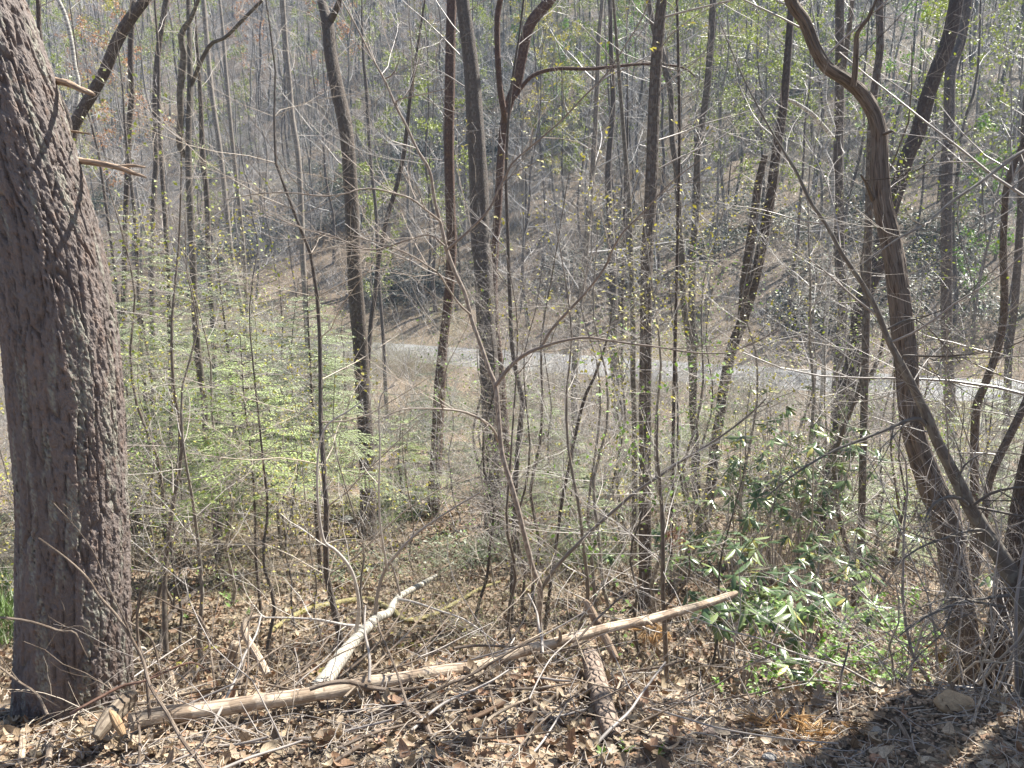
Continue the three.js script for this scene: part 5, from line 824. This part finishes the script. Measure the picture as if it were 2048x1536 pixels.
// whips springing from the brow on the left
for (const [label, path, mat] of [
  ['longest arching whip crossing in front of the thick left trunk', [[420, 1560, 8, 1.95], [403, 1530, 8, 2.0], [367, 1484, 7.5, 2.05], [333, 1424, 7, 2.1], [300, 1371, 6.5, 2.15], [287, 1324, 6, 2.2], [267, 1284, 6, 2.2], [233, 1231, 5.5, 2.2], [200, 1194, 5, 2.2], [173, 1154, 4.5, 2.2], [133, 1117, 4, 2.2], [77, 1076, 4, 2.2]], M.stick],
  ['upright forked whip right of the thick left trunk', [[300, 1440, 7, 2.2], [290, 1330, 6.5, 2.25], [278, 1290, 6, 2.3], [274, 1240, 5.5, 2.3], [277, 1200, 4.5, 2.3], [280, 1180, 3, 2.3]], M.stick],
  ['reddish whip slanting across the foot of the thick left trunk', [[140, 1428, 6, 2.1], [200, 1395, 7, 2.15], [245, 1372, 6, 2.2], [290, 1362, 5, 2.2], [350, 1335, 5, 2.25], [385, 1325, 4, 2.3], [420, 1345, 3, 2.35]], tint('wood', 0.6, 0.42, 0.38)],
  ['drooping whip from the left edge over the thick trunk', [[0, 1235, 5, 2.3], [45, 1240, 5, 2.3], [90, 1252, 5, 2.28], [120, 1262, 4, 2.28], [150, 1265, 4, 2.25], [160, 1285, 3, 2.25], [175, 1315, 2, 2.25]], M.stick],
  ['whip rising leftward from the pile at the left edge', [[95, 1430, 6, 2.1], [75, 1390, 5, 2.15], [40, 1365, 4.5, 2.2], [0, 1335, 4, 2.2], [-30, 1310, 4, 2.2]], M.stick],
  ['thin whip looping over the slope right of the thick trunk', [[257, 1243, 3.5, 2.5], [300, 1275, 4, 2.5], [318, 1330, 4, 2.48], [330, 1390, 4, 2.42], [345, 1440, 5, 2.3]], M.stick],
  ['long thin whip running level above the long weathered log', [[230, 1300, 3, 2.7], [300, 1195, 3.5, 2.7], [350, 1215, 3.5, 2.7], [400, 1235, 4, 2.7], [420, 1300, 4, 2.65], [430, 1380, 5, 2.5]], M.stick],
]) lying('whip', label, 'twig', path, mat, { sides: 7, lump: 0.05, body: 'stem', forks: [{ path: path.slice(Math.floor(path.length / 2)).map(([x, y, w], i) => [x + 6 * i, y - 14 * i, w * 0.5]), d: [path[Math.floor(path.length / 2)][3], path[path.length - 1][3]], tw: { n: 3, len: [0.08, 0.25], r: [0.0008, 0.0014] } }] });
{
  const R = rng(515);
  for (let k = 0; k < 46; k++) {
    const left = k < 30, x = left ? R.r(-1.75, -0.55) : R.r(-0.5, 1.3), d = left ? R.r(2.1, 3.0) : R.r(2.5, 3.2), f = onGround(x, d, -0.02), T = new Tubes(f);
    grow(T, R, f, V(R.s(0.9), R.r(0.5, 1), R.s(0.5)), R.r(0.25, 0.8), R.r(0.0018, 0.0035), { depth: 1, kids: [4], n0: 8, wob: 0.28, up: -0.05, rmin: 0.0009, s0: 5, tip: 0.4 });
    solo('slender_whip', T.build(), [M.twigTan, M.stick, M.twig][R.i(3)], 'slender bare whip sprouting from the leaf pile on the brow', 'twig', 'slender whips on the brow', undefined, f);
  }
}

// ------------------------------------------------------------------ stones
function stone(px, py, w, hgt, col, label, seed, d) {
  const p = d ? onGround(atPx(px, d), d) : hit(px, py), D = viewDepth(p), r = ((w / 2) * D) / F, g = new THREE.IcosahedronGeometry(1, 4), a = g.attributes.position, v = V(), R = rng(seed), cuts = [];
  for (let k = 0; k < 9; k++) cuts.push([V(R.s(), R.s(), R.s()).normalize(), R.r(0.62, 0.95)]);
  for (let i = 0; i < a.count; i++) { v.fromBufferAttribute(a, i); for (const [n, c] of cuts) { const t = v.dot(n); if (t > c) v.addScaledVector(n, (c - t) * 0.9); } v.multiplyScalar(1 + 0.12 * (fbm(v.x * 3 + seed, v.y * 3 + v.z * 2, 4, 3) - 0.5)); a.setXYZ(i, v.x * r, v.y * r * hgt, v.z * r * 0.8); }
  g.deleteAttribute('normal'); g.deleteAttribute('uv'); const h = seamNormals2(g);
  solo('stone', h, col, label, 'stone', undefined, undefined, p.clone().add(V(0, r * hgt * 0.35, -r * 0.3)));
}
function seamNormals2(g) { const m = new Map(), p = g.attributes.position, idx = [], P2 = [], U = []; for (let i = 0; i < p.count; i++) { const k = [p.getX(i), p.getY(i), p.getZ(i)].map((x) => Math.round(x * 1e5)).join(); let j = m.get(k); if (j === undefined) { j = P2.length / 3; m.set(k, j); P2.push(p.getX(i), p.getY(i), p.getZ(i)); { const L = Math.hypot(p.getX(i), p.getY(i), p.getZ(i)) || 1; U.push(Math.abs(Math.atan2(p.getZ(i), p.getX(i))) / 6.283, p.getY(i) / L * 0.25); } } idx.push(j); } const o = new THREE.BufferGeometry(); o.setAttribute('position', new THREE.Float32BufferAttribute(P2, 3)); o.setAttribute('uv', new THREE.Float32BufferAttribute(U, 2)); o.setIndex(idx); o.computeVertexNormals(); return o; }
const stoneMap = tex(256, (u, v, c) => { const n = fbm(u * 12, v * 12, 4, 201, 12, 12), s = fbm(u * 60, v * 60, 2, 203, 60, 60); put(c, [0.55, 0.55, 0.55], [1, 1, 1], n * 0.6 + s * 0.5); }), stoneBump = tex(256, (u, v, c) => { c[0] = c[1] = c[2] = fbm(u * 20, v * 20, 4, 205, 20, 20); }, false);
const stoneMat = (r, g, b) => std({ color: new THREE.Color(r, g, b), map: stoneMap, bumpMap: stoneBump, bumpScale: 0.006, roughness: 0.85 });
stone(1912, 1420, 80, 0.7, stoneMat(0.48, 0.34, 0.2), 'tan rounded rock at the right of the brow', 11);
stone(1945, 1446, 20, 0.6, stoneMat(0.6, 0.57, 0.52), 'small whitish stone in front of the tan rock', 12);
stone(1750, 1468, 32, 0.6, stoneMat(0.4, 0.36, 0.3), 'grey stone in the shade left of the stuck brown stick', 13);
stone(1756, 1530, 46, 0.6, stoneMat(0.42, 0.25, 0.16), 'reddish stone at the bottom edge at the right', 14);
stone(1718, 1512, 30, 0.5, stoneMat(0.36, 0.35, 0.34), 'grey stone beside the reddish one at the bottom edge', 15);
stone(1420, 1470, 44, 0.5, stoneMat(0.4, 0.31, 0.25), 'brown clod-like stone right of the sunlit gravel', 16);
stone(760, 1432, 46, 0.5, stoneMat(0.5, 0.4, 0.3), 'tan stone below the middle of the long weathered log', 17);
stone(920, 1410, 20, 0.7, stoneMat(0.5, 0.47, 0.43), 'small pale stone under the fork of the long log', 18);
stone(275, 1312, 34, 0.8, stoneMat(0.48, 0.44, 0.36), 'pale stone right of the foot of the thick left trunk', 19);
stone(760, 1475, 44, 0.6, stoneMat(0.36, 0.27, 0.2), 'brown stone in the shaded hollow at the bottom left of centre', 20);
stone(395, 912, 38, 0.5, stoneMat(0.62, 0.6, 0.57), 'pale flat rock far down the slope right of the thick left trunk', 21);
stone(1540, 1520, 30, 0.5, stoneMat(0.4, 0.38, 0.35), 'small grey stone at the bottom edge right of centre', 22);
stone(690, 925, 26, 0.6, stoneMat(0.5, 0.48, 0.45), 'grey rock by the foot of the curving forked grey trunk', 23, 16);

// ------------------------------------------------------------------ moss, grass, sprouts, pine needles
{
  const mm = std({ color: new THREE.Color(0.24, 0.22, 0.045), bumpMap: stoneBump, bumpScale: 0.02, roughness: 1 });
  for (const [i, [px, py, w, lab]] of [[365, 1332, 60, 'yellow-green moss cushion below the pale stone by the thick trunk'], [425, 1300, 44, 'moss cushion left of the bleached curved branch'], [640, 1345, 46, 'moss cushion at the foot of the white fallen tree'], [815, 1292, 40, 'small moss cushion right of the white fallen tree'], [285, 1005, 40, 'mossy patch far down the slope beside the thick trunk']].entries()) {
    const c = hit(px, py), r = ((w / 2) * viewDepth(c)) / F, p = [], idx = [], u = [];
    for (let j = 0; j <= 10; j++) for (let k = 0; k < 24; k++) { const a = (k / 24) * 6.283, rr = (j / 10) * r * (0.75 + 0.5 * fbm(Math.cos(a) * 2 + i * 7, Math.sin(a) * 2, 2, 8)), x = c.x + Math.cos(a) * rr * 1.3, z = c.z + Math.sin(a) * rr; p.push(x - c.x, groundY(x, z) - c.y + 0.035 * (1 - (j / 10) ** 2) - (j === 10 ? 0.02 : 0) + 0.02 * (fbm(x * 40, z * 40, 3, 9) - 0.5), z - c.z); u.push(x * 8, z * 8); if (j) { const e = j * 24 + k, e2 = j * 24 + ((k + 1) % 24); idx.push(e, e2, e - 24, e2, e2 - 24, e - 24); } }
    const g = new THREE.BufferGeometry(); g.setAttribute('position', new THREE.Float32BufferAttribute(p, 3)); g.setAttribute('uv', new THREE.Float32BufferAttribute(u, 2)); g.setIndex(idx); g.computeVertexNormals();
    mm.side = THREE.DoubleSide; solo('moss_cushion', g, mm, lab, 'moss', undefined, undefined, c);
  }
  const G = new Leaves(), R = rng(61), b0 = M.bright;
  for (let k = 0; k < 900; k++) { const d = R.r(7, 12), x = atPx(R.r(-60, 40), d) + R.s(0.3), p = onGround(x, d); for (let j = 0; j < 3; j++) { const b = R.r(0.6, 1.1); G.add(p.clone().add(V(R.s(0.04), 0, R.s(0.04))), V(R.s(0.6), 1, R.s(0.6)).normalize(), V(R.s(), 0.2, R.s()), R.r(0.12, 0.3), 0.012, [b, b, b]); } }
  solo('grass', G.build(), leafMat(0.16, 0.27, 0.05, 0.4), 'fresh green grass on the slope at the left edge behind the thick trunk', 'grass', undefined, 'stuff');
  const Rs = rng(62);
  for (let k = 0; k < 16; k++) { const px = k < 13 ? Rs.r(345, 520) : [1252, 1208, 1315][k - 13], py = k < 13 ? Rs.r(1165, 1262) : [1505, 1515, 1512][k - 13], c = hit(px, py), S = new Leaves(c), s = k < 13 ? 1 : 0.45; for (let j = 0; j < 7; j++) { const a = Rs() * 6.28; S.add(c, V(Math.cos(a), Rs.r(0.6, 1.6), Math.sin(a)).normalize(), V(-Math.cos(a), 0.6, -Math.sin(a)), Rs.r(0.06, 0.12) * s, 0.032 * s); } solo('green_sprout', S.build(), M.bright, k < 13 ? 'small bright green sprout on the leafy slope right of the thick trunk' : 'tiny green seedling among the leaves at the bottom centre right', 'plant', k < 13 ? 'green sprouts on the leafy slope' : 'tiny seedlings at the bottom centre right', undefined, c); }
  const needles = (name, label, c, n, len, mat, spread, seed, upw = 0.4) => { const S = new Leaves(c), Rn = rng(seed); for (let k = 0; k < n; k++) { const tuft = V(Rn.s(spread), Rn.r(0, spread * upw), Rn.s(spread * 0.6)), dir0 = V(Rn.s(0.7), Rn.s(0.5) - (mat === M.pine ? 0 : 0.4), Rn.s(0.7)).normalize(); for (let j = 0; j < 9; j++) { const b = Rn.r(0.7, 1.3); S.add(c.clone().add(tuft), dir0.clone().add(V(Rn.s(0.4), Rn.s(0.4), Rn.s(0.4))).normalize(), V(Rn.s(), 1, Rn.s()), len * Rn.r(0.7, 1.1), 0.0022, [b, b, b]); } } solo(name, S.build(), mat, label, 'needles', undefined, undefined, c); };
  needles('pine_sprig', 'green pine sprig at the lower right edge by the shaded trunk', onGround(atPx(2000, 3.0), 3.0, 0.06), 60, 0.1, M.pine, 0.16, 71);
  needles('dead_pine_sprig', 'orange dead pine needles heaped at the lower right below the leafing shrub', hit(1610, 1475, 0.02), 20, 0.1, M.needleDead, 0.13, 72, 0.3);
  needles('dead_pine_sprig', 'orange dead pine sprig hanging behind the slim sapling', P(1310, 1272, 3.9), 26, 0.09, M.needleDead, 0.07, 73, 1);
  needles('dead_pine_sprig', 'small orange pine sprig caught low on the twisted trunk', P(1885, 1310, 3.5), 14, 0.09, M.needleDead, 0.05, 74, 1);
  needles('dead_pine_sprig', 'orange needles heaped left of the shaded soil at the bottom', hit(1560, 1450, 0.02), 18, 0.1, M.needleDead, 0.1, 75, 0.3);
  needles('dead_leaf_cluster', 'rusty cluster of dead leaves hanging behind the slim sapling stem', P(1352, 1085, 6.5), 24, 0.09, leafMat(0.35, 0.15, 0.08, 0.3), 0.07, 76, 2.4);
}

// ------------------------------------------------------------------ leaf litter
function litterLeaf(lobes, len, wid, curl, fold, seed, N = 7) {
  const p = [], u = [], idx = [], R = rng(seed), tw = R.s(0.7);
  for (let j = 0; j <= N; j++) {
    const t = j / N, w = (wid / 2) * Math.pow(Math.sin(Math.PI * clamp(0.03 + 0.94 * t)), 0.7) * (lobes ? (j % 2 ? 1.15 : 0.6) : 1), an = tw * (t - 0.5), cx = Math.sin((t - 0.5) * 2) * curl * len * 0.3;
    for (let s = -1; s <= 1; s++) { const x = s * w * R.r(0.85, 1.1), y = Math.abs(s) * w * fold + curl * len * (t - 0.5) ** 2 * 1.6 + R.s(0.04) * len; p.push(x * Math.cos(an) - y * Math.sin(an) + cx * 0.2, x * Math.sin(an) + y * Math.cos(an), (t - 0.5) * len); u.push((s + 1) / 2, t); }
    if (j) for (let s = 0; s < 2; s++) { const e = j * 3 + s, f = e - 3; idx.push(f, e, f + 1, f + 1, e, e + 1); }
  }
  const g = new THREE.BufferGeometry(); g.setAttribute('position', new THREE.Float32BufferAttribute(p, 3)); g.setAttribute('uv', new THREE.Float32BufferAttribute(u, 2)); g.setIndex(idx); g.computeVertexNormals(); return g;
}
{
  const vein = tex(128, (u, v, c) => { const m = Math.abs(u - 0.5), r = Math.abs(((v * 7 + m * 3) % 1) - 0.5), k = (m < 0.03 ? 0.7 : r < 0.07 ? 0.82 : 1) * (0.8 + 0.3 * fbm(u * 8, v * 8, 3, 301)); c[0] = c[1] = c[2] = k; });
  const geos = []; for (let k = 0; k < 10; k++) geos.push(litterLeaf(k % 2, [0.085, 0.1, 0.07, 0.09, 0.06][k % 5], [0.05, 0.06, 0.04, 0.045, 0.035][k % 5], [0.5, 0.9, 0.3, 1.2, 0.7][k % 5], [0.5, 0.2, 0.9, 0.6, 0.35][(k * 3) % 5], 400 + k, k % 2 ? 8 : 6));
  const mats = LEAFTONES.map((c) => new THREE.MeshPhysicalMaterial({ color: new THREE.Color(c[0] * 1.15, c[1] * 1.12, c[2] * 1.1), map: vein, roughness: 0.7, transmission: 0.2, thickness: 0, side: THREE.DoubleSide }));
  const R = rng(600), e = new THREE.Euler();
  for (let k = 0; k < 298; k++) {
    const x = R.s(1.7), d = 1.85 + 1.15 * Math.pow(R(), 0.9), m = shade(new THREE.Mesh(geos[R.i(10)], mats[R.i(6)]));
    m.name = 'leaf'; m.position.copy(onGround(x > 0.62 && R() < 0.55 ? x - 1.5 : x, d, R.r(0.004, 0.03))); m.setRotationFromEuler(e.set(R.s(0.7), R() * 6.28, R.s(0.7), 'YXZ')); m.scale.setScalar(R.r(0.45, 0.9)); ground.add(m);
  }
  const one = new THREE.MeshPhysicalMaterial({ color: 0xffffff, map: vein, roughness: 0.7, transmission: 0.2, thickness: 0, side: THREE.DoubleSide }), lists = geos.map(() => []);
  const addLeaf = (x, d, sc, up) => { if (x > 0.62 && d < 2.75 && R() < 0.6) return; if (d < 2.7 && fbm(x * 2.1 + 60, d * 3, 2, 33) > 0.55 && R() < 0.8) return; const t = LEAFTONES[R.i(6)], b = R.r(0.7, 1.3); const slopeTone = d > 3.4 ? 0.82 : 1; lists[R.i(10)].push({ p: onGround(x, d, R.r(0, up)), yaw: R() * 6.28, tx: R.s(0.8), tz: R.s(0.8), sc, c: new THREE.Color(t[0] * b * slopeTone, t[1] * b * slopeTone * 0.97, t[2] * b * slopeTone * 0.9) }); };  // leaves on the slope past the brow get a darker tone
  for (let k = 0; k < 5600; k++) { const x = R.s(1.9), d = 1.8 + 1.5 * R(); addLeaf(x, d, R() < 0.6 ? R.r(0.15, 0.35) : R.r(0.35, 0.75), 0.02); }
  for (let k = 0; k < 46000; k++) { const d = 2.8 + 15 * Math.pow(R(), 0.75), x = R.s(0.74 * d + 0.4); addLeaf(x, d, R.r(0.6, 1.25), 0.03); }
  const lit = new THREE.Group(); lit.name = 'leaf_litter'; tag(lit, 'brown fallen leaves carpeting the brow and the slope below', 'leaf litter', null, 'stuff'); scene.add(lit);
  geos.forEach((g, i) => scatter(lit, 'fallen_leaves', g, one, lists[i]));
  // twig crumbs and grit between the leaves
  const T = new Tubes(), Rt = rng(640), pts = [V(-0.05, 0, 0)]; for (let j = 1; j < 5; j++) pts.push(V(-0.05 + j * 0.027, Rt.s(0.006), Rt.s(0.008))); T.add(pts, [0.0018, 0.0019, 0.0016, 0.0014, 0.001], 4, 0.1, false);
  const tl = [[], []]; for (let k = 0; k < 5200; k++) { const near = k < 2900, d = near ? 1.8 + 1.4 * Rt() : 2.8 + 9 * Rt(), x = Rt.s(near ? 1.9 : 0.74 * d + 0.4); tl[k % 2].push({ p: onGround(x, d, Rt.r(0.002, 0.03)), yaw: Rt() * 6.28, tx: Rt.s(0.3), tz: Rt.s(0.3), sc: Rt.r(0.3, 1.3) * (near ? 1 : 2) }); }
  scatter(lit, 'twig_crumbs', T.build(), M.twig, tl[0]); scatter(lit, 'twig_crumbs', T.build(), M.twigTan, tl[1]);
  const gg = new THREE.IcosahedronGeometry(0.006, 0), gl = []; for (let k = 0; k < 7000; k++) { const b = Rt.r(0.6, 1.4); gl.push({ p: onGround(Rt() < 0.45 ? Rt.r(0.5, 1.8) : Rt.s(1.8), 1.85 + 1.0 * Rt(), 0.001), yaw: Rt() * 6, tx: Rt() * 3, sc: Rt.r(0.3, 1.5), c: new THREE.Color(0.34 * b, 0.25 * b, 0.17 * b) }); }
  scatter(lit, 'grit', gg, std({ color: 0xffffff, roughness: 0.95 }), gl);
}
renderer.render(scene, camera);
